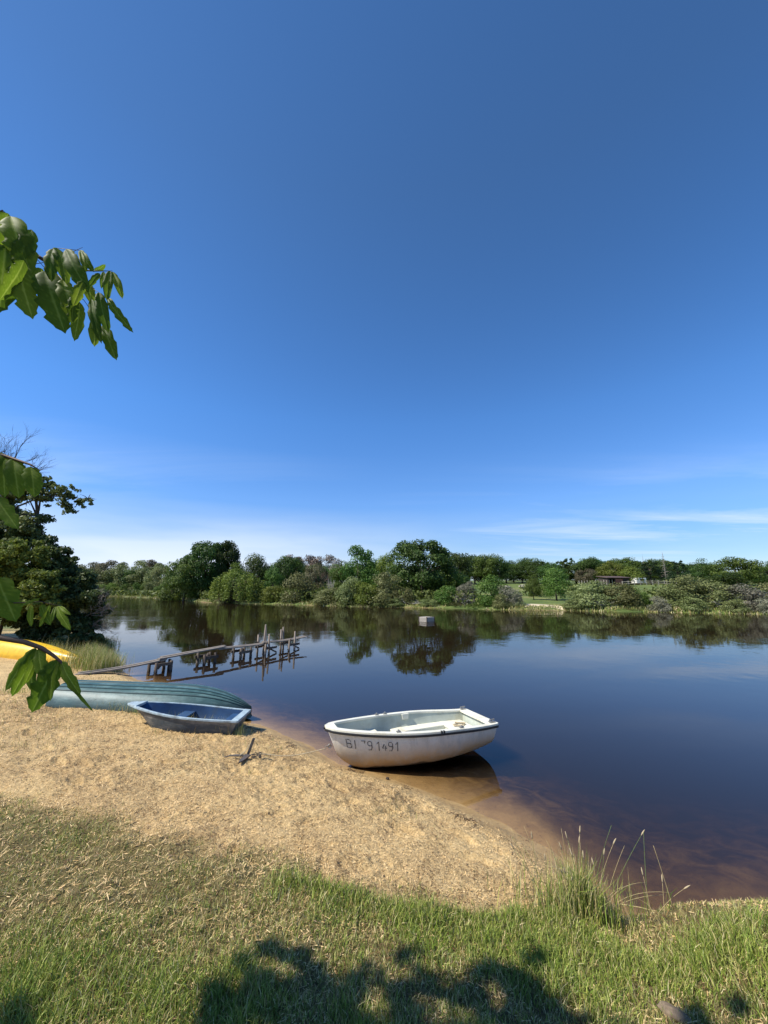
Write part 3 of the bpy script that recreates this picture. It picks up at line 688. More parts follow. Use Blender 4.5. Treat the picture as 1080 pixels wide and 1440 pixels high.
# ------------------------------------------------------------------ tree kinds
def quads(C, Nn, size, r, aspect=1.5):
    """leaf diamonds at centres C with normals Nn"""
    n = len(C); a = r.normal(size=(n, 3)); a -= Nn * (a * Nn).sum(1, keepdims=True); a /= np.linalg.norm(a, axis=1, keepdims=True) + 1e-9
    b = np.cross(Nn, a); s = size * r.uniform(.6, 1.35, (n, 1)); sa, sb = s * .5 * aspect, s * .5
    Vv = np.stack([C - a * sa, C - b * sb + Nn * s * .08, C + a * sa, C + b * sb + Nn * s * .08], 1).reshape(-1, 3)
    return Vv, np.arange(4 * n).reshape(n, 4)
def unit(v): return v / (np.linalg.norm(v, axis=-1, keepdims=True) + 1e-9)
def crown(kind, seed, n, size):
    """unit crown: height 1, width 1, standing on z = 0; returns mesh arrays and the lobe centres"""
    r = np.random.default_rng(seed); L = []; W = []
    if kind in ('round', 'tall', 'open', 'shrub', 'oak'):
        k = {'oak': 75, 'round': 46, 'tall': 34, 'open': 22, 'shrub': 34}[kind]
        d = unit(r.normal(size=(k * 3, 3)))
        if kind == 'shrub':
            d[:, 2] = np.abs(d[:, 2]); d = d[:k]; rad = r.uniform(.45, 1, (k, 1)) ** .6
            c = d * rad * np.array([.40, .40, .80]) + np.array([0, 0, .06]); c[::3, 2] *= .3; lr = r.uniform(.10, .19, k)
        else:
            d = d[(d[:, 2] > -.92)][:k]; k = len(d); rad = r.uniform(.5, 1, (k, 1)) ** (.5 if kind != 'oak' else .22)
            ex = {'oak': (.41, .41, .42), 'round': (.385, .385, .41), 'tall': (.32, .32, .44), 'open': (.40, .40, .40)}[kind]
            c = d * rad * np.array(ex) + np.array([0, 0, .50])
            if kind == 'tall': c[:, :2] *= (1.25 - .75 * np.clip(c[:, 2:], 0, 1))
            lr = r.uniform(.085, .165, k) * (1.0 if kind != 'oak' else .8) if kind != 'open' else r.uniform(.09, .17, k)
        w = lr ** 2; w /= w.sum(); li = r.choice(k, n, p=w)
        dd = unit(r.normal(size=(n, 3)) + np.array([0, 0, .25])); rr_ = r.uniform(.25, 1.12, (n, 1)) ** .55
        P_ = c[li] + dd * rr_ * lr[li][:, None] * np.array([1.15, 1.15, .85])
        nrm = unit(dd * .8 + unit(P_ - np.array([0, 0, .4])) * .4 + r.normal(size=(n, 3)) * .55)
        sh = .5 * r.random(n) + .5 * r.random(k)[li]; lobes = c
    elif kind == 'willow':
        k = 90; th_ = r.uniform(0, 2 * math.pi, k); q = r.uniform(.1, 1, k) ** .5
        c = np.stack([.46 * q * np.cos(th_), .46 * q * np.sin(th_), .93 - .34 * q ** 2.2 + r.normal(size=k) * .03], 1)
        li = r.integers(0, k, n); t = r.random(n) ** 1.1; drop = (c[li, 2] - .02) * r.uniform(.75, 1, k)[li]
        P_ = c[li] + np.stack([r.normal(size=n) * .016, r.normal(size=n) * .016, -t * drop], 1); P_[:, :2] *= (1 + .10 * t[:, None])
        nrm = unit(r.normal(size=(n, 3)) * .7 + unit(P_ * np.array([1, 1, .2])) * .8); sh = .4 * r.random(n) + .6 * r.random(k)[li]; lobes = c[:14] * np.array([.7, .7, .85])
    elif kind == 'cedar':
        k = 26; c = []
        for j in range(k):
            z = .18 + .78 * (j / k); th_ = j * 2.4; rad = (.40 * (1 - (z - .1) ** 1.6) + .05) * r.uniform(.5, 1); c.append((rad * math.cos(th_), rad * math.sin(th_), z))
        c = np.array(c); li = r.integers(0, k, n); rad = .19 * (1.15 - c[li, 2])
        ang = r.uniform(0, 2 * math.pi, n); q = r.random(n) ** .5
        P_ = c[li] + np.stack([np.cos(ang) * q * rad * 1.2, np.sin(ang) * q * rad * 1.2, r.normal(size=n) * .02 - .05 * q], 1)
        nrm = unit(r.normal(size=(n, 3)) * .5 + np.array([0, 0, 1.0])); sh = .5 * r.random(n) + .5 * r.random(k)[li]; lobes = c
    hz1 = np.percentile(P_[:, 2], 99.5); wx1 = np.percentile(np.abs(P_[:, :2]), 98.5)
    k3 = np.array([.5 / wx1, .5 / wx1, 1 / hz1]); P_ = P_ * k3; lobes = lobes * k3      # fill the unit box
    Vv, Fv = quads(P_, nrm, size, r)
    return Vv, Fv, np.repeat(sh, 4), lobes
def trunk(lobes, r0, seed, zf=.0, n=9, bare=0):
    r = random.Random(seed); b = MB(); ls = list(lobes)
    top = max(p[2] for p in ls) * .72
    b.tube([(0, 0, -.05), (r.uniform(-.01, .01), r.uniform(-.01, .01), top * .35), (r.uniform(-.03, .03), r.uniform(-.03, .03), top * .7), (r.uniform(-.04, .04), r.uniform(-.04, .04), top)], [r0 * 1.25, r0 * .9, r0 * .6, r0 * .2], 7)
    for p in r.sample(ls, min(n, len(ls))):
        z0 = top * r.uniform(.28, .75); m_ = ((p[0]) * .45, (p[1]) * .45, z0 + (p[2] - z0) * .62)
        b.tube([(0, 0, z0), m_, tuple(p)], [r0 * .45, r0 * .27, r0 * .07], 5, False)
    return b
def twigs(seed, n0=7, depth=4, r0=.012, spread=.75, up=.35, l0=.30, thin=.62, base=(0, 0, 0), first=None):
    """a bare branching crown of 3-sided twigs"""
    r = random.Random(seed); b = MB()
    def grow(p, d, l, rad, k):
        e = p + d * l; mid = p + d * l * .5 + Vector((r.uniform(-1, 1), r.uniform(-1, 1), r.uniform(-1, 1))) * l * .07
        b.tube([p, mid, e], [rad, rad * .8, rad * thin], 3 if k < depth - 1 else 5, False)
        if k == 0: return
        for _ in range(r.choice((2, 3, 3))):
            dd = (d + Vector((r.gauss(0, 1), r.gauss(0, 1), r.gauss(0, .8) + up)) * spread * .6).normalized()
            grow(p + (e - p) * r.uniform(.45, 1), dd, l * r.uniform(.6, .82), rad * thin, k - 1)
    for j in range(n0):
        a = 2 * math.pi * j / n0 + r.uniform(-.4, .4); d = (Vector((math.cos(a) * spread, math.sin(a) * spread, 1.0)) if first is None else first(j, r)).normalized()
        grow(Vector(base), d, l0 * r.uniform(.8, 1.1), r0, depth)
    return b
KIND = {}
def make_kind(key, kind, seed, n, size, tr=.028, limbs=9):
    Vv, Fv, sh, lobes = crown(kind, seed, n, size)
    KIND[key] = (mesh_np('crown', Vv, Fv, None, False, dict(shade=sh)), trunk(lobes, tr, seed, n=limbs).mesh('trunk', None, True))
for i in range(3): make_kind('round%d' % i, 'round', 10 + i, 9000, .026, limbs=12)
for i in range(2): make_kind('oak%d' % i, 'oak', 15 + i, 17000, .024, limbs=14)
for i in range(3): make_kind('tall%d' % i, 'tall', 20 + i, 6500, .026)
for i in range(2): make_kind('open%d' % i, 'open', 30 + i, 4600, .03, .022, 14)
for i in range(3): make_kind('shrub%d' % i, 'shrub', 40 + i, 6000, .034, .018, 12)
for i in range(1): make_kind('willow%d' % i, 'willow', 50 + i, 9000, .024, .03, 12)
for i in range(2): make_kind('cedar%d' % i, 'cedar', 60 + i, 5000, .026, .022, 14)
for i in range(2):
    b = twigs(70 + i, 6, 5, .011, .62, .55, .26, base=(0, 0, .16)); b.tube([(0, 0, -.05), (.01, 0, .1), (0, 0, .2)], [.026, .02, .014], 6)
    KIND['bare%d' % i] = (b.mesh('branches', None), None)
for i in range(2):
    b = twigs(75 + i, 9, 4, .012, 1.25, .25, .30, base=(0, 0, .0)); KIND['bush_bare%d' % i] = (b.mesh('branches', None), None)
b = MB(); rl = random.Random(5)                # sparse spire: level branches round one stem
b.tube([(0, 0, 0), (.01, 0, .5), (0, 0, 1)], [.03, .018, .004], 6)
for j in range(46):
    z = .22 + .74 * j / 46; a = j * 2.4; l = .46 * (1.05 - z) * rl.uniform(.5, 1.1)
    b.tube([(0, 0, z), (l * .6 * math.cos(a), l * .6 * math.sin(a), z + .02), (l * math.cos(a), l * math.sin(a), z - .01)], [.007, .005, .002], 3, False)
KIND['spire'] = (b.mesh('branches', None), None)
G_ = dict(
    dark=foliage('leaf_dark', (.045, .085, .014), (.11, .165, .03), objvar=.6),
    mid=foliage('leaf_mid', (.085, .14, .022), (.18, .24, .045), objvar=.6),
    light=foliage('leaf_light', (.15, .21, .032), (.27, .32, .06), objvar=.5),
    olive=foliage('leaf_olive', (.17, .195, .065), (.32, .34, .15), objvar=.6),
    grey=foliage('leaf_grey', (.21, .21, .14), (.36, .35, .26), objvar=.5),
    pine=foliage('leaf_pine', (.032, .058, .022), (.06, .095, .035), objvar=.5),
    brown=foliage('leaf_brown', (.125, .11, .06), (.22, .19, .11), objvar=.5))
SILVER = simple('silver_twig', (.43, .42, .36), .9, .2, 5)
KNOWN = {}
def tree(name, key, u, vtop, wpx, Y, m, label, cat='tree', group=None, vbase=None, bark=None, rot=None):
    p = at(u, vtop, Y); x, y = float(p[0]), float(p[1]); zb = hz(x, y, False)
    H_ = float(p[2]) - zb; W_ = wpx / FPX * (Y * CP + (p[2] - EYE) * SP)
    root = empty(name, (x, y, zb - .05), rot if rot is not None else random.uniform(0, 6.28), label=label, cat=cat, group=group)
    root.scale = (W_, W_, H_)
    cm, tm = KIND[key]
    o = obj('branches' if tm is None else 'crown', cm, root)
    if not cm.materials: cm.materials.append(None)
    if tm is not None and not tm.materials: tm.materials.append(None)
    mm = m if not isinstance(m, str) else G_[m]
    o.material_slots[0].link = 'OBJECT'; o.material_slots[0].material = mm
    if tm is not None:
        t_ = obj('trunk', tm, root); t_.material_slots[0].link = 'OBJECT'; t_.material_slots[0].material = bark or BARK
    return root

ORD = ('first second third fourth fifth sixth seventh eighth ninth tenth eleventh twelfth thirteenth fourteenth fifteenth sixteenth seventeenth eighteenth nineteenth twentieth twenty-first twenty-second twenty-third twenty-fourth twenty-fifth twenty-sixth twenty-seventh twenty-eighth twenty-ninth thirtieth thirty-first').split()
# prominent trees and shrubs across the lake: name, kind, u, top v, width, distance, colour, label
FAR = [
 # left group
 ('oak_tree', 'oak0', 291, 763, 54, 88, 'dark', 'left half of the tall dark twin-domed oaks across the lake'),
 ('oak_tree', 'oak1', 316, 762, 44, 90, 'dark', 'right half of the tall dark twin-domed oaks across the lake'),
 ('broad_tree', 'round2', 264, 784, 50, 86, 'mid', 'bushy green tree sloping to the water left of the twin-domed oaks'),
 ('broad_tree', 'shrub0', 246, 806, 34, 92, 'mid', 'low green bushy tree at the end of the left tree group'),
 ('broad_tree', 'tall1', 330, 792, 30, 80, 'light', 'bright green young tree just behind and left of the weeping willow'),
 ('broad_tree', 'tall0', 362, 779, 44, 88, 'dark', 'dark green pointed tree behind the weeping willow'),
 ('broad_tree', 'tall2', 385, 796, 26, 80, 'mid', 'mid green tree between the willow and the round grey-green shrub'),
 ('broad_tree', 'round1', 405, 783, 40, 96, 'dark', 'dark green tree below the bare hilltop, behind the round grey-green shrub'),
 ('willow_tree', 'willow0', 337, 806, 72, 70, 'light', 'weeping willow with yellow green hanging branches at the far water edge'),
 ('round_shrub', 'shrub1', 421, 806, 48, 71, 'olive', 'round grey-green shrub standing alone on the far grassy bank', 'shrub'),
 ('low_shrub', 'shrub2', 384, 824, 34, 73, 'light', 'low bright green bush right of the weeping willow', 'shrub'),
 ('low_shrub', 'shrub0', 322, 826, 30, 72, 'brown', 'brownish low scrub left of the weeping willow', 'shrub'),
 ('leafless_tree', 'bare0', 449, 786, 48, 84, TWIGBROWN, 'brownish leafless tree between the round shrub and the open-crowned tree'),
 ('broad_tree', 'open1', 440, 792, 34, 82, 'brown', 'dull brown thin-leaved tree above the round grey-green shrub'),
 ('dead_tree', 'bare1', 466, 806, 16, 68, PALEBARK, 'pale dead trunk with few branches among the scrub'),
 ('broad_tree', 'open0', 505, 768, 46, 76, 'mid', 'airy open-crowned tree with sky showing through, left of the great oak'),
 ('broad_tree', 'tall2', 481, 790, 30, 76, 'mid', 'green tree under the left side of the airy open-crowned tree'),
 ('broad_tree', 'tall0', 522, 786, 40, 76, 'mid', 'green tree under the right side of the airy open-crowned tree'),
 ('broad_tree', 'round2', 546, 779, 34, 74, 'light', 'light green tree tucked against the left side of the great oak'),
 ('great_oak_tree', 'oak0', 592, 761, 84, 62, 'dark', 'broad domed dark oak, the largest tree in the middle of the far shore'),
 ('broad_tree', 'round1', 641, 778, 40, 74, 'dark', 'dark tree adjoining the right side of the great oak'),
 ('broad_tree', 'shrub1', 640, 800, 52, 62, 'mid', 'green bushy tree at the right foot of the great oak'),
 # shore scrub, middle
 ('shore_shrub', 'shrub0', 462, 826, 46, 62, 'olive', 'olive scrub on the shore right of the round grey-green shrub', 'shrub'),
 ('shore_shrub', 'shrub1', 492, 812, 40, 60, 'olive', 'olive bush below the airy open-crowned tree', 'shrub'),
 ('shore_shrub', 'shrub2', 516, 818, 44, 57, 'light', 'yellow green bush at the water left of the great oak', 'shrub'),
 ('shore_shrub', 'shrub0', 545, 806, 56, 58, 'olive', 'broad olive bush in front of the left foot of the great oak', 'shrub'),
 ('dead_bush', 'bush_bare0', 574, 834, 44, 53.5, SILVER, 'low dead grey branches at the water below the great oak', 'dead bush'),
 ('shore_shrub', 'shrub2', 566, 826, 34, 55, 'olive', 'small olive bush right behind the low dead grey branches', 'shrub'),
 ('grey_shrub', 'bush_bare1', 655, 812, 40, 55, SILVER, 'silvery leafless shrub right of the great oak', 'shrub'),
 ('grey_shrub', 'shrub0', 654, 818, 34, 56, 'grey', 'pale grey-leaved shrub beside the silvery leafless shrub', 'shrub'),
 ('shore_shrub', 'shrub1', 625, 824, 36, 55, 'mid', 'dark green bush at the water under the right side of the great oak', 'shrub'),
 ('shore_shrub', 'shrub1', 690, 809, 46, 53, 'mid', 'green leafy bush with dark base right of the silvery shrub', 'shrub'),
 ('grey_shrub', 'shrub2', 716, 824, 38, 51, 'grey', 'pale grey-green shrub at the water left of the little sand beach', 'shrub'),
 # right: meadow trees
 ('young_tree', 'tall1', 748, 808, 20, 60, 'mid', 'narrow young tree standing on the meadow behind the sand beach'),
 ('young_tree', 'tall0', 779, 799, 40, 58, 'mid', 'taller bushy young tree on the meadow right of the narrow young tree'),
 ('shore_shrub', 'shrub0', 826, 817, 62, 47, 'olive', 'wide olive bush at the water right of the little sand beach', 'shrub'),
 ('shore_shrub', 'shrub1', 866, 820, 50, 47, 'olive', 'olive bush at the water below the shed', 'shrub'),
 ('grey_shrub', 'bush_bare1', 846, 828, 40, 45.5, SILVER, 'silver dead twigs between the two olive bushes below the shed', 'shrub'),
 ('low_shrub', 'shrub2', 899, 828, 28, 52, 'mid', 'small round green bush on the meadow slope right of the shed', 'shrub'),
 ('low_shrub', 'shrub2', 884, 822, 22, 56, 'light', 'light green bush just in front of the shed', 'shrub'),
 ('shore_shrub', 'shrub1', 962, 810, 66, 46, 'olive', 'tall olive bush at the start of the right shore thicket', 'shrub'),
 ('shore_shrub', 'shrub0', 1000, 814, 56, 43, 'olive', 'olive bush in the middle of the right shore thicket', 'shrub'),
 ('shore_shrub', 'shrub2', 946, 826, 44, 43.5, 'olive', 'low olive bush leaning over the water at the left end of the right thicket', 'shrub'),
 ('grey_shrub', 'bush_bare0', 1016, 822, 52, 42, SILVER, 'silver dead branches hanging over the water in the right thicket', 'shrub'),
 ('grey_shrub', 'shrub1', 1045, 822, 56, 41, 'grey', 'grey-green shrub near the right edge of the far shore', 'shrub'),
 ('grey_shrub', 'bush_bare1', 1060, 828, 46, 40.2, SILVER, 'tangle of bare grey twigs at the water by the right edge', 'shrub'),
 ('shore_shrub', 'shrub0', 1082, 816, 50, 41.5, 'olive', 'bush cut by the right edge of the photo', 'shrub'),
 ('broad_tree', 'round0', 858, 790, 36, 118, 'light', 'rounded lighter green tree above the shed'),
 ('broad_tree', 'shrub1', 884, 797, 32, 112, 'light', 'bright green tree at the right end of the shed'),
 ('broad_tree', 'shrub0', 858, 808, 30, 116, 'dark', 'dark bush just behind the shed'),
 ('dead_tree', 'spire', 903, 779, 8, 125, GREYBARK, 'thin dead spire rising over the tree line right of the shed'),
 ('larch_tree', 'spire', 931, 776, 20, 118, GREYBARK, 'tall sparse larch with level branches over the tree line'),
 ('cedar_tree', 'cedar0', 912, 791, 44, 115, 'pine', 'dark flat-branched cedar behind the pale fence'),
 ('cedar_tree', 'cedar1', 950, 789, 36, 118, 'pine', 'second dark flat-branched cedar, right of the larch'),
 ('broad_tree', 'tall1', 984, 786, 26, 92, 'dark', 'dark upright tree right of the gap in the tree line'),
 ('broad_tree', 'tall0', 1002, 791, 22, 94, 'dark', 'smaller dark tree between the upright tree and the broad right tree'),
 ('broad_tree', 'round2', 1031, 784, 56, 86, 'mid', 'broad green tree above the right shore thicket'),
 ('broad_tree', 'shrub0', 1012, 806, 60, 80, 'dark', 'dark green bushes under the broad green tree on the right'),
 ('broad_tree', 'tall2', 1078, 790, 26, 88, 'dark', 'dark tree at the right edge of the far shore'),
 ('broad_tree', 'round1', 830, 786, 40, 126, 'dark', 'highest dark tree of the skyline left of the shed'),
 ('leafless_tree', 'open1', 822, 800, 28, 116, 'brown', 'brownish thin tree left of the shed'),
]
SHORE_U = [p[0] for p in FSP]; SHORE_Y = [flat(*p)[1] for p in FSP]
for row in FAR:
    nm, key, u, vt, w, Y, m, lab = row[:8]
    if len(row) > 8 or key == 'willow0':
        ys = float(np.interp(u, SHORE_U, SHORE_Y))
        if Y - ys < 22: Y = ys + 1.0 + .30 * (Y - ys)
    tree(nm, key, u, vt, w, Y, m, lab, row[8] if len(row) > 8 else 'tree', bark=GREYBARK if m in ('olive', 'grey') else None)
# a row of near look-alikes along the skyline on the right
rg = random.Random(11)
for k, u in enumerate(range(655, 985, 11)):
    vt = 789 + rg.uniform(-5, 5) + (3 if 955 < u < 975 else 0)
    tree('hedgerow_tree', rg.choice(('tall0', 'tall1', 'tall2', 'round0', 'round2', 'cedar1')), u + rg.uniform(-3, 3), vt if u > 700 else vt - 5, rg.uniform(30, 44), rg.uniform(122, 140), 'dark' if rg.random() < .8 else 'mid',
         ORD[k] + ' tree from the left in the dark skyline row behind the meadow', 'tree', 'trees along the skyline behind the meadow')
for k, u in enumerate((1000, 1016, 1046, 1062, 1070, 1100, 990)):
    tree('hedgerow_tree', rg.choice(('tall0', 'tall1', 'round2')), u, 797 + rg.uniform(-3, 4), rg.uniform(20, 30), rg.uniform(100, 112), 'dark', ORD[sorted((1000, 1016, 1046, 1062, 1070, 1100, 990)).index(u)] + ' dark tree from the left in the row behind the broad right tree', 'tree', 'trees behind the right thicket')
# receding wood on the left, behind the inlet
for k in range(34):
    u = 96 + k * 5.2 + rg.uniform(-2, 2); row_ = k % 2
    Y = (222 if row_ else 192) - max(0, u - 200) * .75
    key = rg.choice(('bare0', 'bare1', 'open0', 'open1')) if row_ else rg.choice(('shrub0', 'shrub1', 'tall2', 'open1', 'shrub2'))
    m = {'bare0': TWIGBROWN, 'bare1': GREYBARK}.get(key) or rg.choice(('olive', 'dark', 'brown', 'olive'))
    vt = 789 + rg.uniform(-3, 4) if row_ else 803 + rg.uniform(-8, 6)
    if row_: tree('wood_tree', key, u, vt, rg.uniform(24, 34), Y, m, ORD[k // 2] + ' tree from the left in the back row of the wood behind the inlet', 'tree', 'back row of the wood behind the left inlet')
    else: tree('wood_tree', key, u, vt, rg.uniform(26, 36), Y, m, ORD[k // 2] + ' tree from the left in the front row of the wood behind the inlet', 'tree', 'front row of the wood behind the left inlet')
for k in range(16):
    u = 118 + k * 9.5; tree('bank_bush', rg.choice(('shrub0', 'shrub1', 'shrub2')), u, 822 + rg.uniform(-4, 4), rg.uniform(12, 18), 172 - max(0, u - 190) * .95, rg.choice(('olive', 'light', 'mid')), ORD[k] + ' small bush from the left low on the bank of the inlet', 'bush', 'bushes low on the bank of the left inlet')
# bare brown hill wood above the middle trees
for k in range(15):
    u = 372 + k * 8 + rg.uniform(-2, 2)
    tree('hill_tree', rg.choice(('bare0', 'bare1', 'open1')), u, 779 + abs(u - 430) * .06 + rg.uniform(-2, 2), rg.uniform(30, 40), 175, rg.choice((TWIGBROWN, GREYBARK)) if k % 3 else 'brown', ORD[k] + ' leafless tree from the left on the distant hill above the far shore', 'tree', 'leafless trees on the distant hill')
for k in range(12):
    u = 335 + k * 27 + rg.uniform(-6, 6)
    tree('back_tree', rg.choice(('tall0', 'round2', 'tall1', 'round0')), u, 794 + rg.uniform(-3, 3), rg.uniform(26, 38), 112, rg.choice(('dark', 'mid')), ORD[k] + ' green tree from the left in the row behind the middle shore trees', 'tree', 'trees filling in behind the middle shore')
for k, u in enumerate((478, 500, 534, 556, 604, 640, 668, 704, 728, 806, 888, 925, 975, 1030, 1074)):
    d_ = float(np.interp(u, SHORE_U, SHORE_Y)) - .6
    tree('water_bush', rg.choice(('shrub0', 'shrub2', 'bush_bare0')), u, 839 + rg.uniform(-4, 3), rg.uniform(22, 34), d_ + 1.2, rg.choice(('olive', 'grey', 'light', 'olive')), ORD[k] + ' low ragged scrub from the left along the far water edge', 'bush', 'low scrub along the far water edge')

# ------------------------------------------------------------------ shed, fence, caravan and the little beach across the lake
SHEDX, SHEDY, _ = at(864, 826, 108); zb = hz(SHEDX, SHEDY, False)
shed = empty('shed', (SHEDX, SHEDY, zb), .10, label='small open-fronted shed of dark wood and red brick on the meadow', cat='shed')
BRICKRED = simple('red_brick', (.30, .12, .08), .9, .3, 6); DKWOOD = simple('dark_boards', (.045, .035, .03), .9, .3, 8); ROOFM = simple('dark_roof', (.09, .06, .055), .9, .3, 5)
b = MB()
for c, d in (((0, 2.0, 1.0), (6.2, .14, 2.1)), ((-3.05, 0, 1.0), (.14, 4, 2.1)), ((3.05, 0, 1.0), (.14, 4, 2.1)), ((2.2, -1.95, .95), (1.8, .12, 2.0))): b.box(c, d)
b.build('wall', DKWOOD, shed)
MB().box((.1, -1.97, .85), (2.3, .18, 1.8)).build('brick_front', BRICKRED, shed)
b = MB(); b.add([(-3.5, -2.5, 1.95), (3.5, -2.5, 1.95), (3.5, 2.4, 2.5), (-3.5, 2.4, 2.5), (-3.5, -2.5, 2.1), (3.5, -2.5, 2.1), (3.5, 2.4, 2.65), (-3.5, 2.4, 2.65)], [(3, 2, 1, 0), (4, 5, 6, 7), (0, 1, 5, 4), (1, 2, 6, 5), (2, 3, 7, 6), (3, 0, 4, 7)]); b.build('roof', ROOFM, shed)
for x in (-3.0, -1.1, 1.3): MB().box((x, -2.1, 1.0), (.14, .14, 2.0)).build('post', DKWOOD, shed)
PW = simple('pale_fence_wood', (.40, .36, .29), .9, .25, 5)
fx, fy, _ = at(918, 823, 104); fz = hz(fx, fy, False)
fence = empty('field_fence', (fx, fy, fz), 0, label='pale post and rail fence across the meadow right of the shed', cat='fence')
for k in range(12):
    x = -8 + k * 1.6; z = hz(fx + x, fy, False) - fz
    MB().box((x, 0, z + .55), (.16, .12, 1.3)).build('post', PW, fence)
for zz in (.5, 1.0):
    b = MB(); pts = [(-8 + k * 1.6, -.08, hz(fx - 8 + k * 1.6, fy, False) - fz + zz) for k in range(12)]; b.tube(pts, .05, 5); b.build('rail', PW, fence)
fx2, fy2, _ = at(838, 822, 106); fz2 = hz(fx2, fy2, False)
fen2 = empty('field_fence', (fx2, fy2, fz2), 0, label='row of pale wooden stakes left of the shed', cat='fence')
for k in range(14):
    x = -4.5 + k * .75; MB().box((x, 0, hz(fx2 + x, fy2, False) - fz2 + .7), (.14, .1, 1.7 + .2 * math.sin(k * 2.3))).build('stake', PW, fen2)
vx, vy, _ = at(899, 822, 110); vz = hz(vx, vy, False)
van = empty('caravan', (vx, vy, vz), .2, label='tiny white caravan far off behind the fence right of the shed', cat='caravan')
CW = simple('white_panel', (.75, .74, .70), .5, .1, 3)
MB().box((0, 0, 1.15), (3.4, 1.9, 1.5)).build('body', CW, van, False, .15); MB().box((.2, -.97, 1.35), (1.4, .03, .5)).build('window', DKWOOD, van)
for sx in (-.3,): MB().tube([(sx, -.95, .3), (sx, -.75, .3)], .3, 12).build('wheel', BLACK, van)
for u, lab in ((711, 'pale round stone lying at the left edge of the meadow'), (735, 'second pale stone on the meadow, right of the first'), (1064, 'pale boulder on the slope behind the right thicket')):
    Y = 96 if u < 1000 else 60; p = at(u, 812 if u < 1000 else 842, Y); z = hz(p[0], p[1], False)
    r = np.random.default_rng(u); th2 = np.linspace(0, math.pi, 7); ph = np.linspace(0, 2 * math.pi, 11)[:-1]
    b = MB(); b.grid([[(1.1 * math.sin(t) * math.cos(q) * (1 + .2 * r.random()), .8 * math.sin(t) * math.sin(q) * (1 + .2 * r.random()), .45 + .5 * math.cos(t)) for q in ph] for t in th2], closed=True)
    o = b.build('boulder', PW, None, True); o.location = (p[0], p[1], z); tag(o, lab, 'boulder')
# sand beach patch: a low sheet of sand sloping into the water
SANDP = simple('pale_sand', (.60, .50, .34), .95, .12, 2)
bx0 = flat(738, 857.6); bx1 = flat(796, 858.8)
Q = []
for i in range(13):
    t = i / 12; x0, y0 = bx0[0] + (bx1[0] - bx0[0]) * t, bx0[1] + (bx1[1] - bx0[1]) * t; w = math.sin(math.pi * t) ** .5
    Q.append([(x0, y0 - .9 * w + .35, -.06), (x0, y0 + .5, .14 + .05 * w), (x0, y0 + 1.6 * w + .9, .40), (x0, y0 + 3.2 * w + 1.0, .46 + .12 * w), (x0, y0 + 3.6 * w + 1.2, .2)])
tag(MB().grid(Q).build('beach', SANDP, None, True), 'little pale sand beach on the far shore', kind='structure')

# ------------------------------------------------------------------ blades: grass, reeds, rushes
def blades(name, x, y, z, L, W, col, lean=.5, r=rng, seg=2, dirbias=None):
    n = len(x); th_ = r.uniform(0, 2 * math.pi, n)
    if dirbias is not None: th_ = dirbias[0] + r.normal(size=n) * dirbias[1]
    dx, dy = np.cos(th_), np.sin(th_)
    fa = r.uniform(0, 2 * math.pi, n); wx, wy = np.cos(fa) * W * .5, np.sin(fa) * W * .5
    ln_ = np.abs(r.normal(size=n)) * lean + lean * .4; ln_ = np.minimum(ln_, 1.5)
    o = np.zeros((n, 5, 3)); 
    base = np.stack([x, y, z - .004], 1); s1, c1_ = np.sin(ln_ * .45), np.cos(ln_ * .45); s2, c2_ = np.sin(ln_), np.cos(ln_)
    mid = base + np.stack([dx * s1, dy * s1, c1_], 1) * (L * .55)[:, None]; tip = mid + np.stack([dx * s2, dy * s2, c2_], 1) * (L * .45)[:, None]
    w3 = np.stack([wx, wy, 0 * wx], 1)
    o[:, 0] = base - w3; o[:, 1] = base + w3; o[:, 2] = mid + w3 * .8; o[:, 3] = mid - w3 * .8; o[:, 4] = tip
    ii = np.arange(n)[:, None] * 5
    F4 = ii + np.array([0, 1, 2, 3]); F3 = ii + np.array([3, 2, 4])
    return mesh_np(name, o.reshape(-1, 3), F4, BLADE, False, dict(col=np.repeat(col, 5, 0)), tri=F3)
def palette(n, t, r=rng):                     # t 0 green .. 1 straw
    greens = np.array([(.18, .27, .03), (.25, .34, .05), (.35, .39, .08), (.12, .19, .025)]); straws = np.array([(.58, .47, .22), (.70, .60, .34), (.36, .26, .11), (.46, .42, .17)])
    gsel = greens[r.integers(0, 4, n)]; ssel = straws[r.integers(0, 4, n)]
    k = (r.random(n) < t)[:, None]; c = np.where(k, ssel, gsel); c = c * r.uniform(.75, 1.25, (n, 1))
    mixk = (r.random((n, 1)) * .35); return np.clip(c * (1 - mixk) + (gsel * .5 + ssel * .5) * mixk, 0, 1)
def cloud(n, r0, r1, a0, a1, pw=1.0):          # random ground points in a wedge
    a = np.radians(rng.uniform(a0, a1, n)); r = (r0 ** (2 - pw) + rng.random(n) * (r1 ** (2 - pw) - r0 ** (2 - pw))) ** (1 / (2 - pw)); return r * np.sin(a), r * np.cos(a)
LUSH = [(flat(u, v, .42), rad, amt) for u, v, rad, amt in ((40, 1400, .55, 1), (180, 1400, .45, .9), (300, 1410, .4, .9), (20, 1440, .6, 1), (470, 1245, .22, .8), (600, 1265, .25, 1), (680, 1275, .25, 1), (740, 1290, .3, 1), (790, 1290, .3, 1), (850, 1300, .3, .9), (1060, 1345, .3, .9), (980, 1310, .25, .9), (900, 1430, .4, .7), (1060, 1440, .4, .6), (500, 1440, .3, .7), (700, 1420, .3, .6), (390, 1240, .15, .5), (100, 1160, .35, .4), (20, 1090, .3, .4))]
